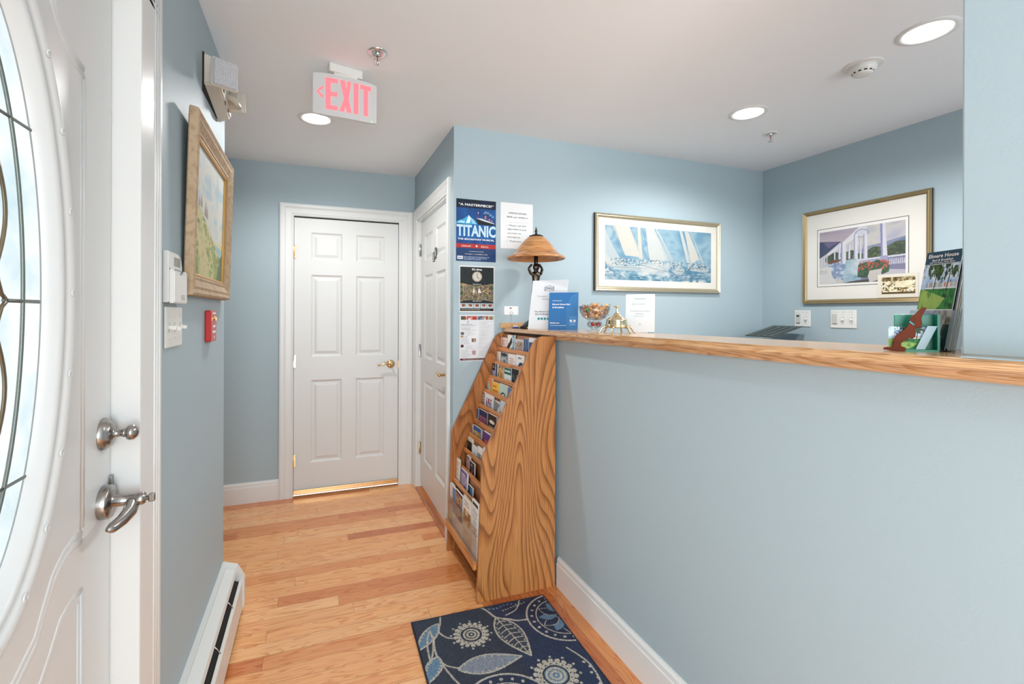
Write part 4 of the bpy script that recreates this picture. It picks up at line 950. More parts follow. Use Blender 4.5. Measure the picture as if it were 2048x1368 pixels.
for i in range(520):            # hulls, crew and spray
    u = .05 + .66 * RNG.rand() if i % 4 else .76 + .21 * RNG.rand(); v = .30 + .13 * (RNG.rand() - .5) + (.03 if u < .75 else .0)
    cv.ell(U(u), Vv(v), .004 + .004 * RNG.rand(), .006 + .008 * RNG.rand(), ['#e9eff0', '#4b6f80', '#9fbccb', '#f4f4ef', '#2d5468', '#c8a08c'][int(RNG.randint(0, 6)) if i % 17 == 0 else int(RNG.randint(0, 5))], .65)
for (a, c, e, f_) in ((.06, .24, .48, .20), (.30, .30, .58, .15), (.60, .22, .72, .17), (.77, .25, .97, .24)):
    cv.poly([(U(a), Vv(c)), (U(e), Vv(c + .05)), (U(e + .015), Vv(c)), (U(e - .02), Vv(f_ - .04)), (U(a + .04), Vv(f_ - .02))], '#f2f3ee', .55); cv.line([(U(a), Vv(c)), (U(e), Vv(f_ + .03))], .0015, '#3a6175', .8, .48)
for i in range(90): u = RNG.rand(); cv.ell(U(u), Vv(.16 * RNG.rand() + .02), .016, .008, '#eef3f3', .6, .9)
cv.a = np.where((cv.box(mu, mv, 1 - mu, 1 - mv) > 0)[..., None], cv.a, np.array(lin('#efece2')))
cv.a *= np.where(cv.box(mu, mv, 1 - mu, 1 - mv) > 0, .60, .80)[..., None]
canvas_obj('print_under_glass', cv, PW - .058, PH - .058, sp, 'glazed', y=-.011, x0=.029, z0=.029)

vp = thing('veranda_picture', 'framed print of a white porch with red flowers on the office wall', 'picture', T(XR - .001, 2.282, 1.418, -R(90)))
PW, PH = .722, .622
frame_mesh(PW, PH, [(0, 0), (0, .016), (.003, .022), (.010, .019), (.013, .021), (.020, .018), (.024, .013), (.027, .011)], ['bronzeframe', 'frameback'], 'frame', vp, seg=[1, 0, 0, 0, 0, 0, 0])
b = B(); b.box(.01, PW - .01, 0, .002, .01, PH - .01); b.build('backing', 'frameback', vp)
cv = Canvas(520, 450, '#ece8e0')
ku0, ku1, kv0, kv1 = .115, .865, .165, .800
cv.rect(ku0 - .012, kv0 - .018, ku1 + .014, kv1 + .018, '#4c4a4e'); cv.rect(ku0 - .006, kv0 - .011, ku1 + .008, kv1 + .011, '#efece6')
# the picture itself, in its own 0..1 frame
iu0, iu1, iv0, iv1 = ku0 + .012, ku1 - .012, kv0 + .012, kv1 - .020
U = lambda u: iu0 + (iu1 - iu0) * u; Vv = lambda v: iv0 + (iv1 - iv0) * v
pic = cv.box(iu0, iv0, iu1, iv1); PP = lambda pts: [(U(a), Vv(c)) for a, c in pts]
cv.blotch(pic, ['#b9b9cc', '#cfcbd0', '#d8d2cc', '#aab2c4'], 4, 5, 41)
cv.poly(PP([(.5, .58), (.62, .64), (.8, .68), (1, .74), (1, .5), (.5, .5)]), '#8a94ae'); cv.poly(PP([(.78, .60), (1, .72), (1, .5), (.78, .5)]), '#6c7a9c')
cv.blotch(cv.pmask(PP([(.08, .50), (.2, .60), (.3, .56), (.42, .60), (.52, .50), (.6, .56), (.66, .62), (.74, .60), (.8, .58), (.9, .66), (1, .66), (1, .42), (.08, .42)])) * pic, ['#33452f', '#4f6340', '#2d3a2c', '#62704a'], 22, 14, 42)
cv.poly(PP([(0, 1), (.50, 1), (.30, .74), (0, .82)]), '#b2a6b6'); cv.blotch(cv.pmask(PP([(0, .98), (.52, 1), (.30, .76), (0, .84)])), ['#a79cae', '#beb2bc'], 3, 30, 43)
cv.poly(PP([(0, .82), (.28, .78), (.10, .58), (0, .50)]), '#3c4566'); cv.poly(PP([(.05, .80), (.25, .78), (.12, .68)]), '#6a5f86')
cv.poly(PP([(.30, .76), (.50, 1), (.60, .98), (.40, .76), (.12, .55), (.10, .58)]), '#e6e4ea')
cv.ell(U(.53), Vv(.90), .055, .045, '#dcdae6'); cv.ring(U(.53), Vv(.88), .055, .04, .10, '#9d9cc0')
for u, w, v0, v1 in ((.26, .012, .45, .70), (.31, .030, .36, .76), (.38, .012, .44, .70), (.46, .022, .40, .88), (.515, .010, .42, .78), (.57, .022, .40, .86), (.20, .008, .45, .62), (.10, .006, .38, .56), (.06, .006, .36, .54), (.03, .006, .34, .52)):
    cv.poly(PP([(u - w, v1), (u + w, v1), (u + w * 1.2, v0), (u - w * 1.1, v0)]), '#e7e6ee'); cv.poly(PP([(u - w, v1), (u - w * .4, v1), (u - w * .4, v0), (u - w * 1.1, v0)]), '#a4a4c6')
cv.poly(PP([(.735, 1), (.79, 1), (.815, .44), (.745, .44)]), '#e4e4ee'); cv.poly(PP([(.735, 1), (.76, 1), (.765, .44), (.745, .44)]), '#8e8fc0')
cv.poly(PP([(.48, .42), (1, .44), (1, .41), (.48, .385)]), '#dddcea'); cv.poly(PP([(.5, .385), (1, .41), (1, .25), (.5, .25)]), '#77769c')
for k in range(26): u = .50 + k * .0195; cv.poly(PP([(u, .385), (u + .009, .385), (u + .011, .30), (u + .009, .27), (u, .27), (u - .002, .30)]), '#dfdfeb')
cv.poly(PP([(.74, .44), (.82, .44), (.82, .25), (.74, .25)]), '#a9a7cb')
cv.poly(PP([(.45, .28), (1, .28), (1, .02), (.45, .02)]), '#8a86a6'); cv.poly(PP([(.7, .22), (1, .18), (1, .12), (.72, .10)]), '#cfc9d4'); cv.poly(PP([(.3, 0), (1, 0), (1, .10), (.4, .03)]), '#4a4440')
cv.blotch(cv.pmask(PP([(.10, .42), (.22, .40), (.40, .34), (.50, .30), (.52, .04), (.20, .08), (.14, .25)])) * pic, ['#e8edf2', '#9fb6cf', '#7f90b8', '#d4dfe8', '#586a98'], 16, 16, 44)
cv.blotch(cv.pmask(PP([(.34, .42), (.47, .44), (.52, .05), (.30, .02)])) * pic, ['#dbe6ec', '#a6c6d4', '#6fa3bc'], 8, 12, 45, .8)
cv.poly(PP([(0, .30), (.10, .34), (.15, .30), (.17, .12), (.24, .02), (0, .0)]), '#e4e2e0'); cv.text(U(.0), Vv(.20), U(.14), Vv(.27), 4, '#585064', .8, 3, .4)
cv.blotch(cv.pmask(PP([(.10, .42), (.24, .46), (.26, .40), (.12, .38)])), ['#3a5a3a', '#a8383a'], 30, 30, 46)
fm = cv.pmask(PP([(.48, .10), (.49, .32), (.58, .36), (.66, .35), (.70, .38), (.80, .34), (.84, .26), (.83, .16), (.76, .12), (.70, .20), (.64, .06)])) * pic
cv.blotch(fm, ['#2f4f33', '#456b42', '#23402c', '#5a7f52'], 26, 26, 47)
for i in range(44): u = .49 + .34 * RNG.rand(); v = .22 + .14 * RNG.rand(); cv.ell(U(u), Vv(v), .008, .010, ['#b5403a', '#d76a52', '#c8503f'][i % 3], .95)
cv.poly(PP([(.62, .20), (.76, .22), (.74, .08), (.70, .02), (.62, .0), (.60, .10)]), '#d9d2cc')
cv.a = np.where((cv.box(ku0 - .012, kv0 - .018, ku1 + .014, kv1 + .018) > 0)[..., None], cv.a, np.array(lin('#ece8e0')))
m_ = (cv.box(ku0 - .006, kv0 - .011, ku1 + .008, kv1 + .011) > 0) & ~(pic > 0); cv.a = np.where(m_[..., None], np.array(lin('#efece6')), cv.a)
cv.a *= np.where(pic > 0, .66, .82)[..., None]
canvas_obj('print_under_glass', cv, PW - .052, PH - .052, vp, 'glazed', y=-.010, x0=.026, z0=.026)
ph = thing('old_photo_card', 'sepia photograph card with white border over the lower right of the veranda picture', 'photograph', T(XR - .0135, 1.823, 1.446, -R(90), R(0)))
cv = Canvas(130, 84, '#d3cec0'); pm = cv.box(.11, .16, .93, .86)
cv.blotch(pm, ['#4c3a1c', '#8a7346', '#d9cfae', '#efe9d4', '#3c2c14', '#a08a58'], 12, 9, 51); cv.blotch(cv.box(.45, .42, .85, .68), ['#e8e2cc', '#cfc39c'], 5, 4, 52); cv.rect(.11, .16, .93, .24, '#5a4828'); cv.blotch(cv.box(.11, .7, .93, .86), ['#3c2c14', '#6a5630', '#c9bc92'], 18, 6, 53)
b = B(); b.box(0, .202, -.0006, 0, 0, .138); b.build('card_back', 'paper', ph)
canvas_obj('photo_face', cv, .202, .138, ph, 'gloss', y=-.001)

# ================================================================== COUNTER
def ysl(y): return ZC(y)
ct = thing('reception_counter', 'long oak counter top with a stepped front edge on the half wall', 'counter', T(1.05, 0, 0))
b = B(); y0, y1 = -2.15, 2.592
def slab(b, x0, x1, ya, yb, zt, zb, mi=0, bev=.004):
    V = [(x0, ya, ysl(ya) - zb), (x1, ya, ysl(ya) - zb), (x1, yb, ysl(yb) - zb), (x0, yb, ysl(yb) - zb), (x0, ya, ysl(ya) - zt), (x1, ya, ysl(ya) - zt), (x1, yb, ysl(yb) - zt), (x0, yb, ysl(yb) - zt)]
    vs, fs = b._add(V, [(0, 3, 2, 1), (4, 5, 6, 7), (0, 1, 5, 4), (1, 2, 6, 5), (2, 3, 7, 6), (3, 0, 4, 7)], mi)
    if bev: bmesh.ops.bevel(b.bm, geom=list({e for q in fs for e in q.edges}), offset=bev, segments=2, affect='EDGES')
out = [(0, y0), (XP - 1.05, y0), (XP - 1.05, .5185), (.30, .5185), (.30, y1), (0, y1)]; n = len(out)
vs, fs = b._add([(x, y, ysl(y) - .021) for x, y in out] + [(x, y, ysl(y)) for x, y in out], [tuple(range(n - 1, -1, -1)), tuple(range(n, 2 * n))] + [(i, (i + 1) % n, n + (i + 1) % n, n + i) for i in range(n)])
bmesh.ops.bevel(b.bm, geom=list({e for q in fs[:2] for e in q.edges}), offset=.004, segments=2, affect='EDGES')
b.build('slab', 'oak_counter', ct)
b = B(); slab(b, .064, XP - 1.051, y0, 2.057, .0212, .045, 0, .003); ap = b.build('counter_apron', 'oak_counter'); ap.location = (1.05, 0, 0); tag(ap, 'narrow oak apron strip along the half wall under the counter top', 'trim strip')
bs = thing('oak_ledge_strip', 'short oak strip standing against the far wall at the counter end', 'trim strip', T(1.04, YP - .013, ZC(2.6)))
b = B(); b.box(0, .29, 0, .012, 0, .031, 0, .001); b.build('strip', 'oak_counter', bs)

# ================================================================== BROCHURE RACK
rk = thing('brochure_rack', 'tall sloped oak brochure rack with eleven tiers standing against the half wall', 'brochure rack', T(.71, 2.06, 0))
OX, OY = .71, 2.06
RY0, RY1 = 2.06, 2.598
prof = [(.712, 0), (.7365, .672), (.995, 1.196), (1.010, 1.216), (1.028, 1.229), (1.048, 1.2345), (1.118, 1.2345), (1.118, 0)]
for k, (ya, yb, m) in enumerate(((RY0, RY0 + .018, 'oak_side'), (RY1 - .018, RY1, 'oak_far'))):
    b = B(); b.prism([(x - OX, z) for x, z in prof], 'y', ya - OY, yb - OY, 0, .0015); b.build('side_panel', m, rk)
b = B(); b.box(1.108 - OX, 1.116 - OX, .018, RY1 - .018 - OY, .06, 1.23); b.build('back_panel', 'oak_back', rk)
SL = [(1.017, 1.150), (.992, 1.071), (.964, .990), (.933, .910), (.902, .827), (.872, .742), (.842, .664), (.814, .579), (.781, .497), (.749, .415)]
ya, yb = RY0 + .0185 - OY, RY1 - .0185 - OY
for i, (x, z) in enumerate(SL):
    b = B(); b.box(x - .005 - OX, x + .006 - OX, ya, yb, z - .022, z, 0, .002); b.build('slat', 'oak_y', rk)
    b = B(); zb = max(z - .165, .17); b.box(x - OX, x + .005 - OX, ya, yb, zb, z - .0225); b.box(x + .0055 - OX, x + .030 - OX, ya, yb, zb, zb + .004); b.build('pocket_panel', 'oak_back', rk)
b = B(); b.box(1.047 - OX, 1.052 - OX, ya, yb, 1.02, 1.225); b.build('pocket_panel', 'oak_back', rk)
b = B(); b.box(.700 - OX, .716 - OX, ya, yb, .146, .186, 0, .002); b.build('front_rail', 'oak_y', rk)
b = B(); b.box(.7165 - OX, 1.106 - OX, ya, yb, .150, .162); b.build('bottom_shelf', 'oak_back', rk)
b = B(); b.box(.712 - OX, .7145 - OX, ya + .001, yb - .001, .187, .332); b.build('acrylic_front', 'glass', rk)
b = B(); b.box(.83 - OX, .845 - OX, ya, yb, 0, .145); b.build('toe_board', 'oak_back', rk)

# brochures: (tier, y of left edge, y of right edge, top z, thickness, kind of cover, description)
def cover(kind, seed):
    cv = Canvas(40, 70, kind[0])
    for k, a in enumerate(kind[1:]):
        op = a[0]
        if op == 'ph': cv.photo(a[1], a[2], a[3], a[4], a[5], seed + k, 5)
        elif op == 're': cv.rect(*a[1:])
        elif op == 'po': cv.poly(a[1], a[2])
        elif op == 'el': cv.ell(*a[1:])
        elif op == 'ri': cv.ring(*a[1:])
        elif op == 'tx': cv.text(a[1], a[2], a[3], a[4], a[5], a[6], .85, seed + k)
    return cv
BR = [
 (1, 2.578, 2.482, 1.206, .010, ['#e6cfc4', ('ph', 0, 0, 1, .62, ['#c8452c', '#e9a07c', '#f0dccb']), ('tx', .15, .68, .85, .9, 3, '#9a4a3a')], 'pink and white brochure with orange-red fruit photo'),
 (1, 2.474, 2.412, 1.224, .008, ['#eceae4', ('po', [(0, .55), (1, .95), (1, .7), (0, .3)], '#17181c'), ('po', [(0, .2), (1, .55), (1, .35), (0, 0)], '#17181c'), ('tx', .1, .6, .9, .7, 1, '#17181c')], 'white brochure with bold slanted black lettering'),
 (1, 2.404, 2.378, 1.226, .006, ['#3b95ad', ('ph', 0, .55, 1, .9, ['#8fc8d6', '#2f7d96', '#d8ecef'])], 'teal and light blue brochure'),
 (1, 2.366, 2.262, 1.207, .010, ['#c9c2c8', ('ph', 0, .12, 1, .9, ['#b24a5c', '#e7e2e0', '#4c6a9c', '#d8b24c', '#3c3c48']), ('re', 0, 0, 1, .66, '#d06a98', .25)], 'busy multicoloured collage brochure with pink foot'),
 (1, 2.254, 2.196, 1.213, .012, ['#2c4a74', ('re', .3, 0, .4, 1, '#7d97b8'), ('re', .65, 0, .75, 1, '#7d97b8')], 'navy blue bundled booklets'),
 (1, 2.190, 2.096, 1.221, .008, ['#2e5a96', ('el', .5, .55, .38, .22, '#c9843e'), ('re', 0, .85, 1, 1, '#dfe6ee')], 'blue brochure with an orange disc'),
 (2, 2.578, 2.522, 1.124, .008, ['#ebe3d6', ('po', [(.35, .5), (.7, .85), (.6, .5), (.75, .2)], '#c4553c')], 'cream booklet with a red script'),
 (2, 2.515, 2.408, 1.124, .008, ['#6d757c', ('ph', 0, 0, 1, 1, ['#3c434a', '#8b949b', '#a7aeb3']), ('ri', .5, .55, .32, .2, .15, '#c7ccd0'), ('re', .1, .84, .8, .95, '#22262b')], 'dark grey brochure with a ring motif'),
 (2, 2.400, 2.302, 1.124, .007, ['#ece8e4', ('tx', .15, .3, .85, .85, 6, '#c98a80')], 'white leaflet with faint red writing'),
 (2, 2.294, 2.190, 1.128, .008, ['#f0f0ee', ('el', .6, .5, .34, .22, '#2b3a66'), ('el', .6, .5, .2, .12, '#b9a17a'), ('re', 0, 0, 1, .5, '#e6d36a', .35), ('tx', .2, .8, .8, .95, 1, '#333')], 'white brochure with a dark blue wheel'),
 (3, 2.578, 2.532, 1.055, .008, ['#8a8ab4', ('ph', 0, 0, 1, .7, ['#8f90bc', '#c3c4dc', '#6c6d9c']), ('re', 0, .72, 1, 1, '#14141a'), ('tx', .1, .8, .9, .93, 2, '#eee')], 'lavender photo brochure with a black heading band'),
 (3, 2.526, 2.498, 1.058, .010, ['#31475c', ('re', .3, 0, .4, 1, '#8ca0b4')], 'narrow slate blue booklet'),
 (3, 2.490, 2.404, 1.046, .008, ['#5c6a3c', ('ph', 0, 0, 1, 1, ['#3c4a2c', '#b07a3c', '#d8b88c', '#4c5c34'])], 'green and orange portrait brochure'),
 (3, 2.392, 2.296, 1.050, .008, ['#dfe5e2', ('re', 0, .74, 1, 1, '#2f6a66'), ('tx', .08, .8, .92, .95, 1, '#fff'), ('po', [(.2, .1), (.5, .6), (.85, .1)], '#6f8f7c'), ('po', [(.4, .1), (.5, .6), (.65, .1)], '#c9d4c8')], 'brochure with teal heading and a pale green tent'),
 (3, 2.288, 2.200, 1.056, .008, ['#7fb2d6', ('ph', 0, .35, 1, .8, ['#14181c', '#2c343a', '#5c6c74']), ('re', 0, .8, 1, 1, '#1a2228')], 'black and sky blue landscape brochure'),
 (4, 2.578, 2.500, .972, .010, ['#b9c6ac', ('po', [(0, 1), (1, 1), (1, .45)], '#ea8a5c'), ('re', 0, .9, .9, 1, '#ea8a5c')], 'pale green booklet with an orange triangle'),
 (4, 2.492, 2.394, .960, .008, ['#f2c344', ('tx', .08, .55, .92, .92, 2, '#c8401e'), ('tx', .12, .15, .88, .45, 3, '#c8401e')], 'bright yellow leaflet with orange-red capitals'),
 (4, 2.386, 2.276, .964, .010, ['#c4d8c8', ('el', .5, .45, .34, .24, '#22282a'), ('el', .5, .45, .26, .18, '#eef1ec'), ('el', .45, .40, .14, .1, '#22282a')], 'mint brochure with a black and white animal face'),
 (4, 2.268, 2.196, .960, .008, ['#5c7fae', ('ph', 0, .1, 1, .8, ['#c98a5c', '#3c5c96', '#e8d8c4'])], 'blue and tan photo brochure'),
 (5, 2.578, 2.536, .892, .012, ['#8a7c70', ('ph', 0, 0, 1, .45, ['#c9803c', '#3c2c24', '#e8c48c']), ('tx', .1, .6, .9, .9, 3, '#d8d0c8')], 'grey-brown booklet with an orange foot'),
 (5, 2.526, 2.408, .889, .010, ['#e8e8ea', ('ph', .12, .12, .88, .85, ['#b8323c', '#e8dcd8', '#4c6a9c', '#b8323c'])], 'white-bordered booklet with a red map'),
 (5, 2.388, 2.302, .876, .007, ['#e4ddd4', ('po', [(0, 1), (1, .9), (.1, .3)], '#7c868c')], 'cream leaflet with a grey wedge'),
 (5, 2.294, 2.200, .888, .007, ['#c9dbe6', ('ph', 0, 0, 1, .6, ['#8aa8bc', '#c4b4a4', '#e8eef2'])], 'pale blue leaflet'),
 (6, 2.578, 2.556, .796, .012, ['#3a6ab0', ('ri', .5, .2, .7, .4, .12, '#d8a05c')], 'blue booklet edge with a golden arc'),
 (6, 2.548, 2.412, .800, .010, ['#22305c', ('ph', .1, .05, .9, .75, ['#8c4a5c', '#5c3a6c', '#b0646c', '#3c3c6c'])], 'navy booklet with a purple-red sunset'),
 (6, 2.402, 2.276, .805, .012, ['#2a1c16', ('el', .5, .72, .3, .07, '#e4dccf'), ('tx', .15, .35, .85, .6, 2, '#cfc4b4'), ('ph', 0, 0, 1, .3, ['#3c1c16', '#a04a3c'])], 'black-brown brochure with a white oval title'),
 (7, 2.578, 2.562, .706, .012, ['#e4e0d4', ('ph', 0, 0, 1, .8, ['#6c7a4c', '#c9c4ac', '#e4e0d4'])], 'white and green page stack edge'),
 (7, 2.556, 2.428, .708, .010, ['#2c5c9c', ('ph', .08, .08, .92, .82, ['#c99c4c', '#8a6a44', '#d8c4a0', '#4c4438'])], 'royal blue booklet with a golden photo'),
 (7, 2.392, 2.276, .712, .012, ['#5a3c86', ('ph', .08, .1, .9, .7, ['#c43c50', '#8c2c44', '#d86c70'])], 'purple booklet with a red photo'),
 (8, 2.578, 2.500, .640, .014, ['#1c1c20', ('re', 0, .85, 1, 1, '#d8ceb4')], 'thick black booklet stack with cream page tops'),
 (8, 2.494, 2.412, .618, .007, ['#e4eaee', ('po', [(.3, .1), (.6, .9), (.8, .1)], '#8cb4c8'), ('ph', 0, 0, 1, .3, ['#b48c7c', '#8cb4c8'])], 'pale blue leaflet with a white sail'),
 (8, 2.404, 2.322, .630, .008, ['#eef0ee', ('ph', 0, .15, 1, .75, ['#2f8a96', '#a8c8cc', '#b4543c', '#5fa8b0'])], 'white leaflet with a teal photo band'),
 (8, 2.314, 2.262, .646, .006, ['#f0efec'], 'plain white card'),
 (9, 2.490, 2.440, .560, .016, ['#6c6a70', ('ph', 0, 0, 1, .9, ['#b83c50', '#8c949c', '#3c4854']), ('re', 0, 0, 1, .65, '#d85a48', .35)], 'thick booklet stack with magenta and grey print'),
 (9, 2.432, 2.350, .548, .006, ['#2a1f1b', ('tx', .3, .82, .7, .92, 1, '#e8e0d4'), ('po', [(.4, .5), (.5, .7), (.6, .5)], '#d8b48c')], 'dark brown leaflet with a small white title'),
 (9, 2.250, 2.180, .552, .008, ['#c8302c', ('ph', 0, 0, 1, .7, ['#e8b83c', '#f0dc8c', '#c8302c']), ('re', .2, .7, .5, .9, '#eee')], 'yellow and red leaflet'),
 (10, 2.578, 2.520, .525, .007, ['#ecebe6', ('tx', .1, .5, .9, .9, 6, '#9c948c'), ('ph', .1, .1, .9, .45, ['#e8a08c', '#ecebe6'])], 'tall white leaflet'),
 (10, 2.490, 2.380, .492, .008, ['#6c6496', ('ph', 0, 0, 1, .85, ['#5c5490', '#9c94b8', '#b4a4b0', '#7c74a4']), ('tx', .1, .82, .9, .92, 1, '#d8d4e4')], 'violet photo leaflet'),
 (10, 2.360, 2.285, .448, .006, ['#1c3040', ('re', .5, 0, 1, 1, '#3c78a8')], 'fanned dark blue leaflet'),
 (11, 2.575, 2.520, .388, .016, ['#e6d8d4', ('ph', 0, 0, 1, .5, ['#b04c44', '#e6d8d4', '#c88c7c'])], 'thick pink and white booklet'),
 (11, 2.514, 2.466, .386, .010, ['#48709c', ('re', .4, 0, .55, 1, '#a8bcd4')], 'steel blue booklet spine'),
 (11, 2.460, 2.335, .392, .008, ['#3a3048', ('ph', .05, .5, .95, .9, ['#5c4c70', '#c49c6c', '#3a3048']), ('tx', .1, .15, .9, .45, 3, '#d8d0dc')], 'dark purple magazine with white lines'),
 (11, 2.320, 2.190, .412, .008, ['#eceae4', ('ph', .08, .1, .92, .6, ['#c9803c', '#8a5a34', '#e8d4b4', '#d8a060']), ('tx', .15, .7, .85, .9, 2, '#8a847c')], 'white booklet with an orange photo'),
 (11, 2.180, 2.084, .445, .008, ['#eeeeea', ('re', .1, .86, .9, .94, '#2a2a2e'), ('tx', .1, .06, .9, .82, 16, '#4c4c50')], 'white list leaflet with a black heading'),
]
TIER = ['topmost', 'second', 'third', 'fourth', 'fifth', 'sixth', 'seventh', 'eighth', 'ninth', 'tenth', 'bottom']
for k, (tier, yl, yr, zt, th_, kind, desc) in enumerate(BR):
    w = yl - yr
    if tier <= 10: sx, sz = SL[tier - 1]; zb = max(sz - .165, .17) + .0045; front = sx + .0095; lean = 2.2
    else: zb = .1625; front = .7215; lean = 1.2
    h = (zt - zb) / math.cos(R(lean))
    if tier == 10: zb = .215; h = zt - zb
    if tier == 9: lean = 1.5
    th_ = min(th_, .0125) if tier < 11 else th_
    if tier == 10: front = sx + .0065
    t = thing('brochure', f'{desc}, {TIER[tier - 1]} tier of the oak rack', 'brochure', T(front, yl, zb, -R(90), -R(lean)), 'brochures in the oak rack')
    b = B(); b.box(0, w, .0004, th_, 0, h); b.build('pages', 'pages' if k % 3 == 0 else 'paper', t)
    cv = cover(kind, 100 + k * 7)
    canvas_obj('front_cover', cv, w, h * .62, t, 'gloss', y=0, z0=h * .38)

# ================================================================== ON THE COUNTER
lm = thing('table_lamp', 'bronze figure table lamp with an amber marbled glass shade on the counter', 'lamp', T(1.175, 2.40, ZC(2.40)))
b = B(); b.lathe([(.160, .0), (.1645, .003), (.164, .008), (.158, .014), (.145, .020), (.132, .028), (.120, .040), (.107, .056), (.092, .076), (.076, .095), (.060, .112), (.046, .123), (.034, .130), (.034, .126), (.044, .119), (.057, .108), (.073, .091), (.089, .072), (.104, .052), (.117, .036), (.130, .024), (.144, .016), (.156, .008), (.160, .0)], T(0, 0, .392), n=56)
b.build('lamp_shade', 'shade', lm)
b = B(); b.lathe([(.042, .5175), (.040, .524), (.024, .530), (.010, .533), (.006, .537), (.008, .541), (.004, .545), (.009, .550), (.006, .557), (.003, .562), (.0055, .569), (.001, .573)], n=24); b.build('finial_cap', 'bronze', lm)
b = B(); b.lathe([(.005, .37), (.005, .520)], n=12); b.lathe([(.012, .365), (.012, .440), (.009, .445)], n=16); b.build('stem', 'bronze', lm)
b = B()
b.lathe([(.001, 0), (.092, 0), (.094, .006), (.088, .012), (.078, .018), (.060, .034), (.044, .046), (.036, .056), (.030, .060), (.001, .062)], n=28)
for v in b.bm.verts:
    if v.co.z > .004: s_ = 1 + .10 * math.sin(v.co.x * 130) * math.cos(v.co.y * 110); v.co.x *= s_; v.co.y *= s_
b.build('rock_base', 'bronze', lm)
# the bronze figure: one skinned body holding the socket above her head
me = bpy.data.meshes.new('figure')
J = [((0, 0, .195), .020), ((0, 0, .222), .0165), ((0, 0, .250), .0195), ((0, 0, .275), .0185), ((0, -.001, .288), .008), ((0, -.002, .301), .0185), ((0, -.002, .318), .0165), ((0, 0, .332), .006),
     ((-.026, 0, .272), .0085), ((-.040, -.004, .300), .0070), ((-.022, -.005, .322), .0060), ((.026, 0, .272), .0085), ((.036, .006, .300), .0070), ((.016, .002, .326), .0060),
     ((-.009, -.002, .170), .0165), ((-.007, -.008, .120), .0105), ((-.006, .002, .070), .0065), ((-.007, -.010, .056), .0065), ((.010, .002, .170), .0165), ((.010, .004, .118), .0100), ((.009, .010, .072), .0062), ((.012, .002, .056), .0065)]
ED = [(0, 1), (1, 2), (2, 3), (3, 4), (4, 5), (5, 6), (6, 7), (3, 8), (8, 9), (9, 10), (3, 11), (11, 12), (12, 13), (0, 14), (14, 15), (15, 16), (16, 17), (0, 18), (18, 19), (19, 20), (20, 21)]
me.from_pydata([j[0] for j in J], ED, []); fo = bpy.data.objects.new('figure', me); link(fo, lm)
me.skin_vertices.new() if hasattr(me.skin_vertices, 'new') else None
md = fo.modifiers.new('skin', 'SKIN')
sv = me.skin_vertices[0].data if len(me.skin_vertices) else None
if sv:
    for i, (p, r) in enumerate(J): sv[i].radius = (r, r * .85)
    sv[0].use_root = True
sd = fo.modifiers.new('sub', 'SUBSURF'); sd.levels = 2; sd.render_levels = 2; me.materials.append(M_['bronze'])
fo.scale = (1.2, 1.2, 1.13)
b = B(); n = 22; V = []; 
prof = [(.020, .200), (.024, .180), (.026, .150), (.024, .110), (.026, .080), (.034, .058)]
for j, (r, z) in enumerate(prof):
    for i in range(n): a = 2 * PI * i / n; q = r * (1 + .12 * math.sin(a * 7 + j)); V.append((q * math.cos(a), q * math.sin(a) * .8, z))
b._add(V, [(j * n + i, j * n + (i + 1) % n, (j + 1) * n + (i + 1) % n, (j + 1) * n + i) for j in range(len(prof) - 1) for i in range(n)], 0, True)
b.tube([(.024, .008, .20), (.034, .01, .215), (.040, .012, .195), (.030, .012, .18)], [.004, .009, .010, .005], n=10)
b.build('draped_skirt', 'bronze', lm)

def rotz_for(ax, ay, bx, by): return math.atan2(by - ay, bx - ax)
# award sign (white) and blue award sign in clear stands
t = thing('white_award_sign', 'tall white award sign in a clear stand, behind the blue one', 'sign', T(1.093, 2.33, ZC(2.33) + .001, rotz_for(1.093, 2.33, 1.225, 2.17), -R(14)))
b = B(); b.box(0, .207, 0, .002, 0, .275); b.build('clear_stand', 'plastic', t)
cv = Canvas(90, 120, '#e4e6ea'); canvas_obj('printed_face', cv, .207, .275, t, 'gloss', y=-.0006)
lettering('sign_lettering', t, [('Tripadvisor', .112, .195, .0085, 'C', 1, .062, 0), ("Travelers' Choice", .094, .180, .009, 'C', 0, .120, 0), ('Winner', .094, .164, .009, 'C', 0, .055, 0), ('The Elmere House', .086, .094, .008, 'C', 2, .115, .01), ('Bed & Breakfast', .086, .080, .008, 'C', 2, .100, .01)], ['greyink', 'iceink', 'ink'], y=-.0014)
for i in range(5): b = B(); b.lathe([(.0001, 0), (.0068, 0), (.0068, .0006)], Matrix.Translation((.058 + i * .018, -.0012, .058)) @ Matrix.Rotation(R(90), 4, 'X'), n=20); b.build('teal_dot', 'tealink', t)
b = B()
def circ(cx, cz, r, w=.0008): b.tube([(cx + r * math.cos(a), -.0016, cz + r * math.sin(a)) for a in [i * PI / 14 for i in range(28)]], w, n=5, closed=True)
circ(.103, .228, .0165); circ(.097, .228, .0050, .0010); circ(.109, .228, .0050, .0010)
for s in (-1, 1):
    b.tube([(.103 + s * (.020 + .004 * math.sin(PI * q)), -.0016, .212 + .030 * q) for q in [i / 6 for i in range(7)]], .001, n=5)
    for q in range(3): b.ball((.103 + s * .027, -.0016, .216 + .009 * q), .0035, sc=(.8, .15, .45), seg=6)
b.build('emblem', 'ink', t)
t = thing('blue_award_sign', 'blue award sign with a 9.9 score box in front of the white sign', 'sign', T(1.128, 2.16, ZC(2.16) + .001, rotz_for(1.128, 2.16, 1.247, 2.07), -R(11)))
b = B(); b.box(-.003, .153, .0, .003, 0, .208); b.box(-.003, .153, 0, .060, 0, .002); b.build('clear_stand', 'glass', t)
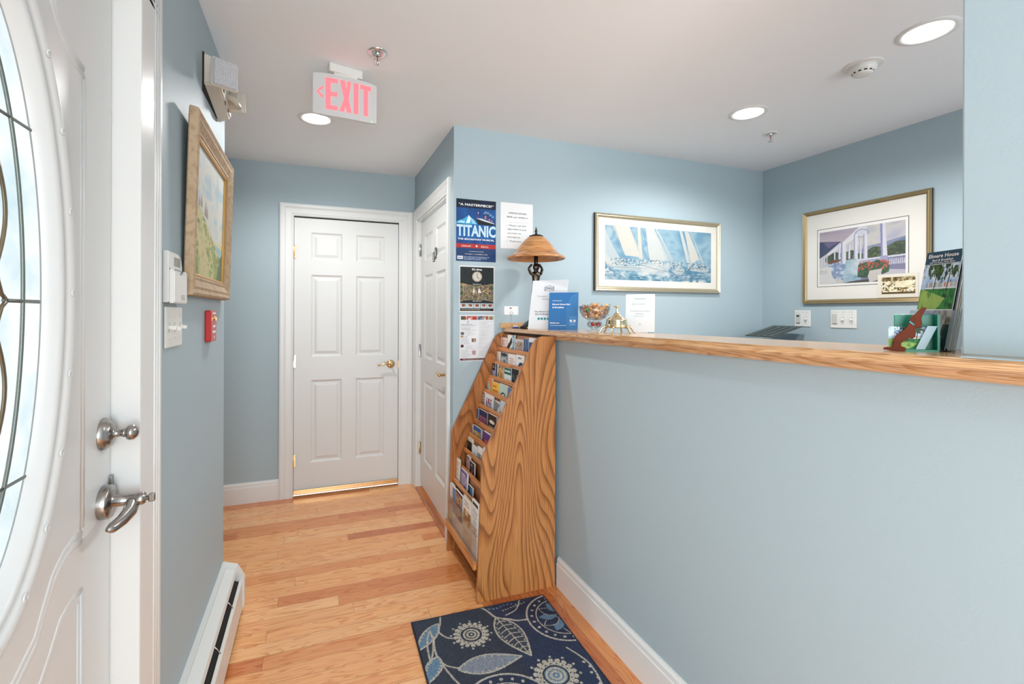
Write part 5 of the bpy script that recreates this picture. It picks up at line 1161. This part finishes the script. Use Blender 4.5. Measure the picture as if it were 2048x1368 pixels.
cv = Canvas(100, 130, '#2f6ca6'); cv.poly([(1, 1), (.86, .94), (.70, .80), (.62, .60), (.60, .42), (.62, 0), (1, 0)], '#3f7ab0', .7); cv.line([(.97, .97), (.80, .90), (.68, .74), (.62, .56), (.60, .40)], .004, '#5f92c0', .8)
cv.rect(.70, .12, .95, .36, '#4a84bc')
canvas_obj('printed_face', cv, .150, .196, t, 'gloss', y=-.001)
lettering('sign_lettering', t, [('Awarded to', .018, .150, .0062, 'L', 0, .048, .0), ('Elmere House Bed', .018, .130, .0075, 'L', 0, .090, .03), ('& Breakfast', .018, .114, .0075, 'L', 0, .060, .03), ('Booking.com', .010, .033, .0065, 'L', 0, .046, .03), ('Traveller Review Awards 2023', .010, .021, .004, 'L', 0, .080, .01), ('9.9', .1235, .040, .013, 'C', 0, .031, .03), ('out of 10', .1235, .028, .003, 'C', 0, .018, 0)], ['whiteink'], y=-.0018)

# glass bowl of candies
bx, by = 1.235, 1.90; bz = ZC(by)
gb = thing('candy_bowl', 'footed clear glass bowl full of wrapped candies', 'bowl', T(bx, by, bz))
b = B(); b.lathe([(.0001, 0), (.036, 0), (.037, .003), (.020, .006), (.012, .011), (.020, .016), (.032, .022), (.036, .032), (.032, .044), (.024, .049), (.040, .056), (.058, .070), (.068, .092), (.0735, .118), (.0715, .1185), (.066, .093), (.056, .072), (.038, .059), (.0001, .050)], n=48); b.build('glass', 'glass', gb)
b = B(); b.lathe([(.0001, .018), (.018, .0195), (.0325, .029), (.030, .041), (.0001, .047)], n=32); b.build('bulb_hollow', 'glass', gb)
cmat = {c: mat('candy_' + c, v, rough=.18, coat=.8) for c, v in dict(amber=(.75, .34, .10), peach=(.85, .50, .26), red=(.60, .02, .03), green=(.01, .26, .07), brown=(.20, .06, .02), purple=(.16, .12, .40)).items()}
cell = thin_glass('cellophane_wrap', (.95, .80, .66), 1.0)
def candy_mesh(c):
    b = B(); b.ball((0, 0, 0), .0095, sc=(1.15, 1, .72), seg=8)
    for s in (-1, 1):
        V = [(s * .010, 0, 0)]; n = 8
        for i in range(n): a = 2 * PI * i / n; V.append((s * (.019 + .002 * (i % 2)), .008 * math.cos(a) * (1 if i % 2 else .7), .005 * math.sin(a)))
        b._add(V, [(0, i + 1, (i + 1) % n + 1) for i in range(n)], 1)
    return b
protos = {}
spots = []
rr = random.Random(5)
def inside(p, r=.0):
    z = p[2]
    R_ = np.interp(z, [.060, .072, .092, .118, .132], [.028, .045, .055, .060, .048]); return math.hypot(p[0], p[1]) < R_
tries = 0
while len(spots) < 46 and tries < 20000:
    tries += 1; p = (rr.uniform(-.062, .062), rr.uniform(-.062, .062), rr.uniform(.064, .126))
    if inside(p) and all((p[0] - q[0]) ** 2 + (p[1] - q[1]) ** 2 + (p[2] - q[2]) ** 2 < 9 and ((p[0] - q[0]) ** 2 + (p[1] - q[1]) ** 2 + (p[2] - q[2]) ** 2) > .0165 ** 2 for q in spots): spots.append(p)
for p in ((-.014, -.008, .033), (.012, -.010, .034), (0, .014, .034), (.019, .008, .033)): spots.append(p)
names_ = {'amber': 'amber hard candy in clear wrap heaped in the glass bowl', 'peach': 'peach coloured wrapped candy heaped in the glass bowl', 'red': 'red wrapped candy in the glass bowl', 'green': 'single green wrapped candy at the front of the glass bowl', 'brown': 'dark brown wrapped candy in the glass bowl', 'purple': 'purple and white wrapped candy in the glass bowl'}
front = min(range(46 if len(spots) >= 50 else len(spots) - 4), key=lambda i: abs(spots[i][2] - .108) * 2 + (spots[i][0] * .55 + spots[i][1] * .83 + .05))
for i, p in enumerate(spots):
    c = 'green' if i == front else 'red' if i >= len(spots) - 4 else ['amber', 'peach', 'amber', 'brown', 'peach', 'red', 'amber', 'peach', 'purple', 'amber', 'peach'][i % 11]
    if c not in protos:
        o = candy_mesh(c).build('wrapped_candy', [cmat[c], cell]); protos[c] = o
    else:
        o = protos[c].copy(); COL.objects.link(o)
    o.matrix_world = Matrix.Translation((bx + p[0], by + p[1], bz + p[2])) @ Euler((rr.uniform(-.8, .8), rr.uniform(-.8, .8), rr.uniform(0, 6.3))).to_matrix().to_4x4()
    tag(o, names_[c], 'candy', 'wrapped candies in the glass bowl, ' + c)
    if c == 'green': del o['group']

# call bell
cb = thing('call_bell', 'ornate polished brass call bell on scrolled legs', 'bell', T(1.204, 1.68, ZC(1.68), R(-38)))
b = B(); b.lathe([(.046, .030), (.0485, .032), (.0475, .035), (.0455, .037), (.0465, .040), (.0448, .042), (.0458, .045), (.0440, .047), (.0450, .050), (.0432, .052), (.0440, .055), (.0425, .058), (.0385, .061), (.036, .0615), (.0365, .064), (.030, .067), (.022, .071), (.015, .077), (.010, .084), (.0085, .087), (.0005, .088)], n=48); b.build('bell_dome', 'palebrass', cb)
b = B(); b.lathe([(.0045, .086), (.0055, .090), (.0035, .094), (.0055, .098), (.0035, .103), (.0040, .108), (.012, .110), (.0145, .112), (.013, .1145), (.0005, .1155)], n=24); b.build('plunger', 'palebrass', cb)
b = B(); b.lathe([(.036, .022), (.048, .024), (.050, .028), (.046, .030), (.034, .028), (.030, .024)], n=48); b.build('base_ring', 'palebrass', cb)
for k in range(6):
    a = 2 * PI * k / 6 + .3; ca, sa = math.cos(a), math.sin(a)
    pr = [(.044, .026), (.054, .027), (.063, .022), (.068, .012), (.072, .005), (.078, .003), (.080, .006)]
    b = B(); b.tube([(ca * r, sa * r, z) for r, z in pr], [.005, .0055, .0045, .004, .0038, .0032, .002], n=8); b.build('scroll_leg', 'palebrass', cb)
# small white certificate sheet
t = thing('certificate_sheet', 'small white certificate sheet standing behind the call bell', 'certificate', T(1.278, 1.722, ZC(1.72), rotz_for(0, 0, .082, -.082), -R(5)))
b = B(); b.box(0, .121, 0, .001, 0, .168); b.build('sheet_back', 'paper', t)
cv = Canvas(60, 84, '#e6e9ea'); cv.poly([(.5, 0), (1, 0), (1, .03), (.8, .02)], '#3f8fa4'); cv.text(.2, .70, .8, .78, 1, '#b8c0c4', .7, 1); cv.text(.25, .40, .75, .45, 1, '#c0c8cc', .7, 2); cv.ell(.5, .22, .05, .035, '#d0d6d8')
canvas_obj('printed_face', cv, .121, .168, t, 'gloss', y=-.0006, bow=.002)
lettering('certificate_lettering', t, [('The Elmere House Bed &', .060, .092, .0055, 'C', 0, .082, .0), ('Breakfast', .060, .080, .0055, 'C', 0, .032, .0), ('Tripadvisor', .060, .146, .005, 'C', 1, .050, .01)], ['greyink', 'tealink'], y=-.0034)
# little blue and white trinket at the left end
t = thing('blue_trinket', 'tiny dark blue and clear trinket at the left end of the counter', 'trinket', T(1.095, 2.50, ZC(2.5)))
b = B(); b.lathe([(.0001, 0), (.020, 0), (.021, .004), (.018, .008), (.0001, .009)], n=20); b.build('blue_base', 'navy', t)
b = B()
for k in range(4): a = k * 1.6; b.ball((.009 * math.cos(a), .009 * math.sin(a), .012), .006, seg=8)
b.build('pale_top', 'plastic', t)

# dog card holder
A0 = (1.126, .640); A1 = (1.176, .573); rz = rotz_for(*A0, *A1); zc = ZC(.6)
dg = thing('dog_card_holder', 'brown wooden dachshund beside a green box holding postcards', 'card holder', T(A0[0], A0[1], zc, rz))
dogp = [(0, .006), (.008, .008), (.016, .006), (.017, .018), (.021, .030), (.028, .037), (.037, .044), (.043, .052), (.045, .062), (.047, .070), (.052, .075), (.057, .078), (.062, .086), (.067, .0905), (.072, .0905), (.073, .087), (.069, .080), (.065, .072), (.064, .067), (.066, .062), (.066, .054), (.062, .048), (.056, .047), (.054, .050), (.053, .045), (.056, .039), (.055, .030), (.050, .026), (.044, .028), (.036, .021), (.030, .018), (.030, .010), (.038, .008), (.040, .003), (.036, .000), (.014, .000), (.008, .002), (.001, .002)]
sx_ = .92
b = B(); b.prism([(x * sx_, z) for x, z in dogp], 'y', -.006, 0, 0, .0008); b.build('dog_cutout', 'dog', dg)
b = B(); b.prism([(.0445 * sx_, .060), (.052 * sx_, .0535), (.053 * sx_, .0555), (.0455 * sx_, .0625)], 'y', -.0068, -.006); b.build('collar', 'tealink', dg)
b = B()
for pts in ([(.030, .018), (.040, .020), (.046, .026)], [(.016, .012), (.020, .020), (.028, .017)], [(.054, .066), (.050, .056), (.056, .049), (.063, .050)]): b.tube([(x * sx_, -.0064, z) for x, z in pts], .0005, n=4)
b.ball((.051 * sx_, -.0062, .068), .0009, seg=6); b.build('carved_lines', 'ink', dg)
b = B(); b.box(.022, .088, .001, .030, 0, .004); b.box(.085, .089, .001, .030, .004, .076); b.box(.022, .088, .030, .034, 0, .076, 0, .001); b.build('green_box', 'green', dg)
def garden(cv, u0=0, v0=0, u1=1, v1=1, seed=0):
    X = lambda u: u0 + (u1 - u0) * u; Y = lambda v: v0 + (v1 - v0) * v
    cv.rect(u0, v0, u1, v1, '#a9c6e6'); cv.blotch(cv.box(u0, Y(.58), u1, v1), ['#9fc0e6', '#dbe6f0', '#88aede'], 4, 4, seed)
    cv.blotch(cv.box(u0, v0, u1, Y(.46)), ['#7fa24c', '#9db85c', '#5f8c3c'], 6, 6, seed + 1); cv.blotch(cv.pmask([(X(.1), Y(.46)), (X(1), Y(.5)), (X(1), Y(0)), (X(.55), Y(.0)), (X(.75), Y(.25)), (X(.4), Y(.36))]), ['#0f4a22', '#1f6c2c', '#3c8a3c', '#0c3a1c'], 14, 12, seed + 2)
    cv.rect(X(.15), Y(.46), X(1), Y(.55), '#d9dde2'); cv.blotch(cv.box(X(.15), Y(.5), X(1), Y(.60)), ['#c8ccd2', '#8a94a0', '#e4e0dc', '#b8544c'], 18, 5, seed + 3)
    nz = cv.noise(16, 14, seed + 5, 4); tm = (((cv.u - X(.55)) / (.50 * (u1 - u0))) ** 2 + ((cv.v - Y(.86)) / (.26 * (v1 - v0))) ** 2 < .55 + 1.5 * (nz - .45) * 2) * cv.box(u0, v0, u1, v1)
    cv.blotch(tm.astype(float), ['#1c2c18', '#33502a', '#1a2614', '#4c6c30', '#223a1c'], 18, 14, seed + 4)
    for a in (.38, .74): cv.line([(X(a), Y(.44)), (X(a + .03), Y(.8))], .012 * (u1 - u0), '#241c16')
cv = Canvas(130, 110); garden(cv, seed=60)
t = thing('postcard', 'garden photo postcard held in the green box beside the wooden dog', 'postcard', T(A0[0], A0[1], zc + .0045, rz) @ T(.010, .006, 0, 0, -R(6)))
b = B(); b.box(0, .060, 0, .003, 0, .046); b.build('card_stack', 'paper', t); canvas_obj('photo_face', cv, .060, .046, t, 'gloss', y=-.0004)
t = thing('leaning_card', 'blue-grey card slanting across the front of the green box', 'card', T(A0[0], A0[1], zc + .0045, rz) @ Matrix(((1, 0, 0, .052), (0, 1, 0, .0035), (0, 0, 1, .0), (0, 0, 0, 1))))
b = B(); b.prism([(0, 0), (.014, 0), (.033, .048), (.018, .048)], 'y', -.003, -.001); b.build('card_face', 'bluegrey', t)

# acrylic holder with tall guest-house brochures
B0 = (1.232, .648); rz2 = math.atan2(-.080, -.030); zc2 = ZC(.61)
M2 = T(B0[0], B0[1], zc2 + .003, rz2, -R(10.5))
hd = thing('acrylic_brochure_holder', 'clear acrylic stand holding the tall garden brochures by the wall edge', 'brochure holder', T(B0[0], B0[1], zc2, rz2))
b = B(); b.box(-.008, .090, .004, .060, 0, .003); b.M = T(0, 0, 0, 0, -R(10.5)); b.box(-.008, .090, .0205, .0225, .003, .150); b.box(-.008, .090, -.009, -.007, .010, .085); b.box(-.008, -.006, -.009, .0225, .006, .085); b.box(.088, .090, -.009, .0225, .006, .085); b.build('clear_stand', 'glass', hd)
bw, bh = .079, .212
for k in range(6):
    lab = ['front tall brochure with dark blue heading and a garden photo', 'black-edged tall brochure directly behind the front garden brochure', 'third tall brochure counted from the front in the clear stand', 'fourth tall brochure with cream paper in the clear stand', 'fifth tall brochure counted from the front in the clear stand', 'rearmost tall brochure in the clear stand'][k]
    t = thing('guest_house_brochure', lab, 'brochure', M2 @ T(0, k * .0032, 0, 0, 0), 'tall brochures in the clear stand' if k else None)
    b = B(); b.box(0 + .001 * k, bw + .0012 * k, 0, .0012, 0, bh - .003 * k); b.build('folded_paper', 'pages' if k == 3 else 'black' if k == 1 else 'paper', t)
    if k == 0:
        cv = Canvas(150, 350, '#24465c'); garden(cv, 0, .40, 1, .86, 70); cv.rect(0, .862, 1, .868, '#dfe6ea'); cv.rect(0, .395, 1, .402, '#dfe6ea')
        cv.blotch(cv.box(0, .255, .45, .395), ['#c8cce0', '#9aa2c8', '#e8e8f0'], 7, 6, 80); cv.blotch(cv.box(.45, .255, 1, .395), ['#d8b890', '#e8d8c0', '#7c4a34', '#8c9cc8', '#d0b8a8'], 9, 6, 81)
        cv.rect(0, 0, 1, .25, '#30383e'); cv.text(.12, .04, .92, .22, 9, '#a8b0b4', .7, 82)
        canvas_obj('front_cover', cv, bw, bh, t, 'gloss', y=-.0005)
        lettering('cover_lettering', t, [('Elmere House', bw / 2, .1985, .0078, 'C', 0, .066, .02), ('Bed & Breakfast', bw / 2, .1905, .0048, 'C', 0, .046, .01), ('525 Post Road, Wells, Maine', bw / 2, .1862, .0028, 'C', 0, .056, .01)], ['whiteink'], y=-.0011)
# a faint clear strip lying on the counter by the pier
t = thing('clear_card_sleeve', 'thin clear plastic strip lying on the counter beside the blue wall end', 'plastic strip', T(1.062, .40, ZC(.42) + .0005, R(90)))
b = B(); b.box(-.05, .08, -.012, .012, 0, .0015, 0, .0005); b.build('strip', 'bluegrey', t)

# ================================================================== OFFICE EQUIPMENT BEHIND THE COUNTER
cbn = thing('filing_cabinet', 'low cabinet behind the counter carrying the printer', 'cabinet', T(2.35, 2.10, 0))
b = B(); b.box(0, .80, 0, .48, 0, .90, 0, .004); b.build('body', 'beige', cbn)
for k in range(3):
    b = B(); b.box(.02, .78, -.012, 0, .04 + k * .285, .31 + k * .285, 0, .003); d_ = b.build('drawer', 'beige', cbn)
    b = B(); b.box(.34, .46, -.024, -.012, .24 + k * .285, .255 + k * .285, 0, .003); b.build('handle', 'chrome', d_)
pr = thing('printer', 'black printer with its paper trays raised behind the counter', 'printer', T(2.50, 2.14, .901))
b = B(); b.box(0, .60, .02, .38, 0, .262, 0, .012); b.build('body', 'black', pr)
b = B(); b.M = T(.36, .10, .262, 0, R(0), -R(14)); b.box(0, .28, .02, .24, .030, .036); [b.box(.02, .24, .03 + i * .05, .036 + i * .05, .036, .041) for i in range(4)]; b.build('paper_support', mat('dark_grey_plastic', (.07, .085, .08), .45), pr)
b = B(); b.box(.02, .30, .04, .30, .268, .276, 0, .002); b.build('scanner_lid', 'black', pr)
b = B(); b.box(.50, .66, .02, .20, .235, .258, 0, .003); b.build('output_tray', 'black', pr)

# ================================================================== RUG
cv = Canvas(330, 520, '#28313f'); RW, RL = .622, 1.0
def m2(x, y): return (x / RW, 1 - y / RL)
cv.blotch(cv.box(0, 0, 1, 1), ['#222b3a', '#2d3848', '#1f2a3c', '#333e4e'], 60, 95, 90)
cv.blotch(cv.box(.58, 0, 1, 1) * .6, ['#16294a', '#1d3358', '#13233f'], 30, 60, 91)
CR = '#b3aea2'; LB = '#5f7f98'
asp = RL / RW
def el(x, y, r, c, al=1): u, v = m2(x, y); cv.ell(u, v, r / RW, r / RL, c, al)
def rg(x, y, r, t, c): u, v = m2(x, y); cv.ring(u, v, r / RW, r / RL, t / r, c)
def ln(pts, w, c): cv.line([m2(*p) for p in pts], w / RW, c, 1, asp)
def dots(x, y, r, n, d, c, a0=0.0):
    for k in range(n): a = a0 + 2 * PI * k / n; el(x + r * math.cos(a), y + r * math.sin(a), d, c)
def smooth(pts, n=8):
    out = []; P = [pts[0]] + list(pts) + [pts[-1]]
    for i in range(1, len(P) - 2):
        for k in range(n):
            t = k / n; out.append(tuple(.5 * ((2 * P[i][j]) + (-P[i - 1][j] + P[i + 1][j]) * t + (2 * P[i - 1][j] - 5 * P[i][j] + 4 * P[i + 1][j] - P[i + 2][j]) * t * t + (-P[i - 1][j] + 3 * P[i][j] - 3 * P[i + 1][j] + P[i + 2][j]) * t ** 3) for j in (0, 1)))
    return out + [pts[-1]]
def flower(x, y, R_, core='#28313f'):
    dots(x, y, R_ * .95, 18, R_ * .13, CR); rg(x, y, R_ * .74, R_ * .12, CR); dots(x, y, R_ * .74, 16, R_ * .045, '#28313f', .1); rg(x, y, R_ * .60, R_ * .04, '#28313f')
    el(x, y, R_ * .55, core); rg(x, y, R_ * .44, R_ * .06, CR); rg(x, y, R_ * .24, R_ * .06, CR); el(x, y, R_ * .07, CR)
    dots(x, y, R_ * 1.20, 12, R_ * .07, CR, .2)
def leaf(p0, p1, bulge, fill, mid=True, dotted=True):
    (x0, y0), (x1, y1) = p0, p1; dx, dy = x1 - x0, y1 - y0; L_ = math.hypot(dx, dy); nx, ny = -dy / L_, dx / L_
    A = [(x0 + dx * t + nx * bulge * math.sin(PI * t ** .8), y0 + dy * t + ny * bulge * math.sin(PI * t ** .8)) for t in [i / 18 for i in range(19)]]
    C = [(x0 + dx * t - nx * bulge * math.sin(PI * t ** .8), y0 + dy * t - ny * bulge * math.sin(PI * t ** .8)) for t in [i / 18 for i in range(19)]]
    if fill: cv.poly([m2(*p) for p in A + C[::-1]], fill)
    ln(A, .0035, CR); ln(C, .0035, CR)
    for i in range(2, 17, 2):
        t = i / 18; c = (x0 + dx * t, y0 + dy * t)
        if mid: ln([c, (c[0] + (A[i][0] - c[0]) * .8 + dx * .05, c[1] + (A[i][1] - c[1]) * .8 + dy * .05)], .0022, CR); ln([c, (c[0] + (C[i][0] - c[0]) * .8 + dx * .05, c[1] + (C[i][1] - c[1]) * .8 + dy * .05)], .0022, CR)
        if dotted: el(A[i][0] + (c[0] - A[i][0]) * .22, A[i][1] + (c[1] - A[i][1]) * .22, .004, CR); el(C[i][0] + (c[0] - C[i][0]) * .22, C[i][1] + (c[1] - C[i][1]) * .22, .004, CR)
    if mid: ln([p0, p1], .0022, CR)
flower(.221, .155, .070); flower(.454, .466, .078, LB)
leaf((.355, .085), (.408, .345), .052, '#333e4c'); leaf((.120, .325), (.372, .335), .046, '#7e8794', False, True)
ln(smooth([(.125, .0), (.113, .05), (.096, .093), (.119, .14), (.150, .156)]), .0035, CR)
ln(smooth([(.110, .055), (.078, .106), (.061, .173), (.061, .242), (.083, .291), (.130, .322)]), .0035, CR)
ln(smooth([(.061, .242), (.08, .321), (.115, .41), (.19, .50), (.24, .62)]), .0035, CR)
ln(smooth([(.30, -.01), (.328, .022), (.355, .085), (.396, .108), (.440, .135), (.50, .14)]), .0045, CR)
leaf((.105, .045), (-.01, .185), .030, LB, False, True); leaf((.062, .235), (.0, .355), .030, LB, False, True)
leaf((.062, .08), (.03, .26), .012, None, False, False)
# large medallion half cut by the right edge, another at the lower edge
for (mx, my, R_) in ((.640, .165, .160), (.235, .56, .165), (.60, .80, .15)):
    el(mx, my, R_, '#1b2c48'); rg(mx, my, R_, .004, CR); dots(mx, my, R_ * .86, 22, .0065, CR); rg(mx, my, R_ * .74, .0025, CR)
    for k in range(12):
        a = 2 * PI * k / 12 + .2; c, s_ = math.cos(a), math.sin(a); pts = []
        for t in [i / 12 for i in range(13)]: pts.append((t, math.sin(PI * t) * .18))
        P_ = [(mx + R_ * (.14 + .56 * t) * c - R_ * w * .8 * s_, my + R_ * (.14 + .56 * t) * s_ + R_ * w * .8 * c) for t, w in pts] + [(mx + R_ * (.14 + .56 * t) * c + R_ * w * .8 * s_, my + R_ * (.14 + .56 * t) * s_ - R_ * w * .8 * c) for t, w in pts[::-1]]
        cv.poly([m2(*p) for p in P_], LB if k % 2 == 0 else '#1b2c48'); ln(P_ + [P_[0]], .0016, CR if k % 2 else '#16243c')
    el(mx, my, R_ * .12, CR)
for i in range(9): el(.345 + .018 * i, .020 + .006 * math.sin(i), .0055, LB); el(.40 + .014 * i, .050 - .003 * i, .004, CR)
ln(smooth([(.50, .0), (.46, .06), (.40, .085)]), .003, CR); ln(smooth([(.56, .35), (.60, .45), (.59, .56), (.55, .64)]), .0035, CR)
for k in range(6): el(.585 + .01 * (k % 2), .44 + .028 * k, .006, CR)
flower(.12, .80, .07); flower(.42, .70, .06, LB); leaf((.30, .62), (.52, .62), .03, '#7e8794', False)
# woven loop texture
tx = RNG.rand(cv.H, cv.W); cv.a *= (0.45 + 1.1 * tx)[..., None]
rg_ = thing('floor_rug', 'dark blue rug with cream flowers and leaves beside the brochure rack', 'rug', T(.402, 2.020, 0.0005, R(-1.6)) @ Matrix.Translation((0, -RL, 0)))
o = canvas_obj('woven_pile', cv, RW, RL, rg_, 'paint'); o.rotation_euler = (R(-90), 0, 0)
me = o.data; n_ = len(me.vertices); co = np.empty(n_ * 3, np.float32); me.vertices.foreach_get('co', co); co = co.reshape(-1, 3)
co[:, 1] -= .0095 + (RNG.rand(n_) - .5) * .0022; me.vertices.foreach_set('co', co.ravel()); me.update()
b = B(); b.box(.0, RW, 0, RL, 0, .0078); b.build('backing', mat('rug_backing', (.012, .018, .035), .9), rg_)
b = B(); b.tube([(0, 0, .006), (RW, 0, .006), (RW, RL, .006), (0, RL, .006)], .0052, n=8, closed=True); b.build('bound_edge', mat('rug_binding', (.012, .02, .045), .8), rg_)
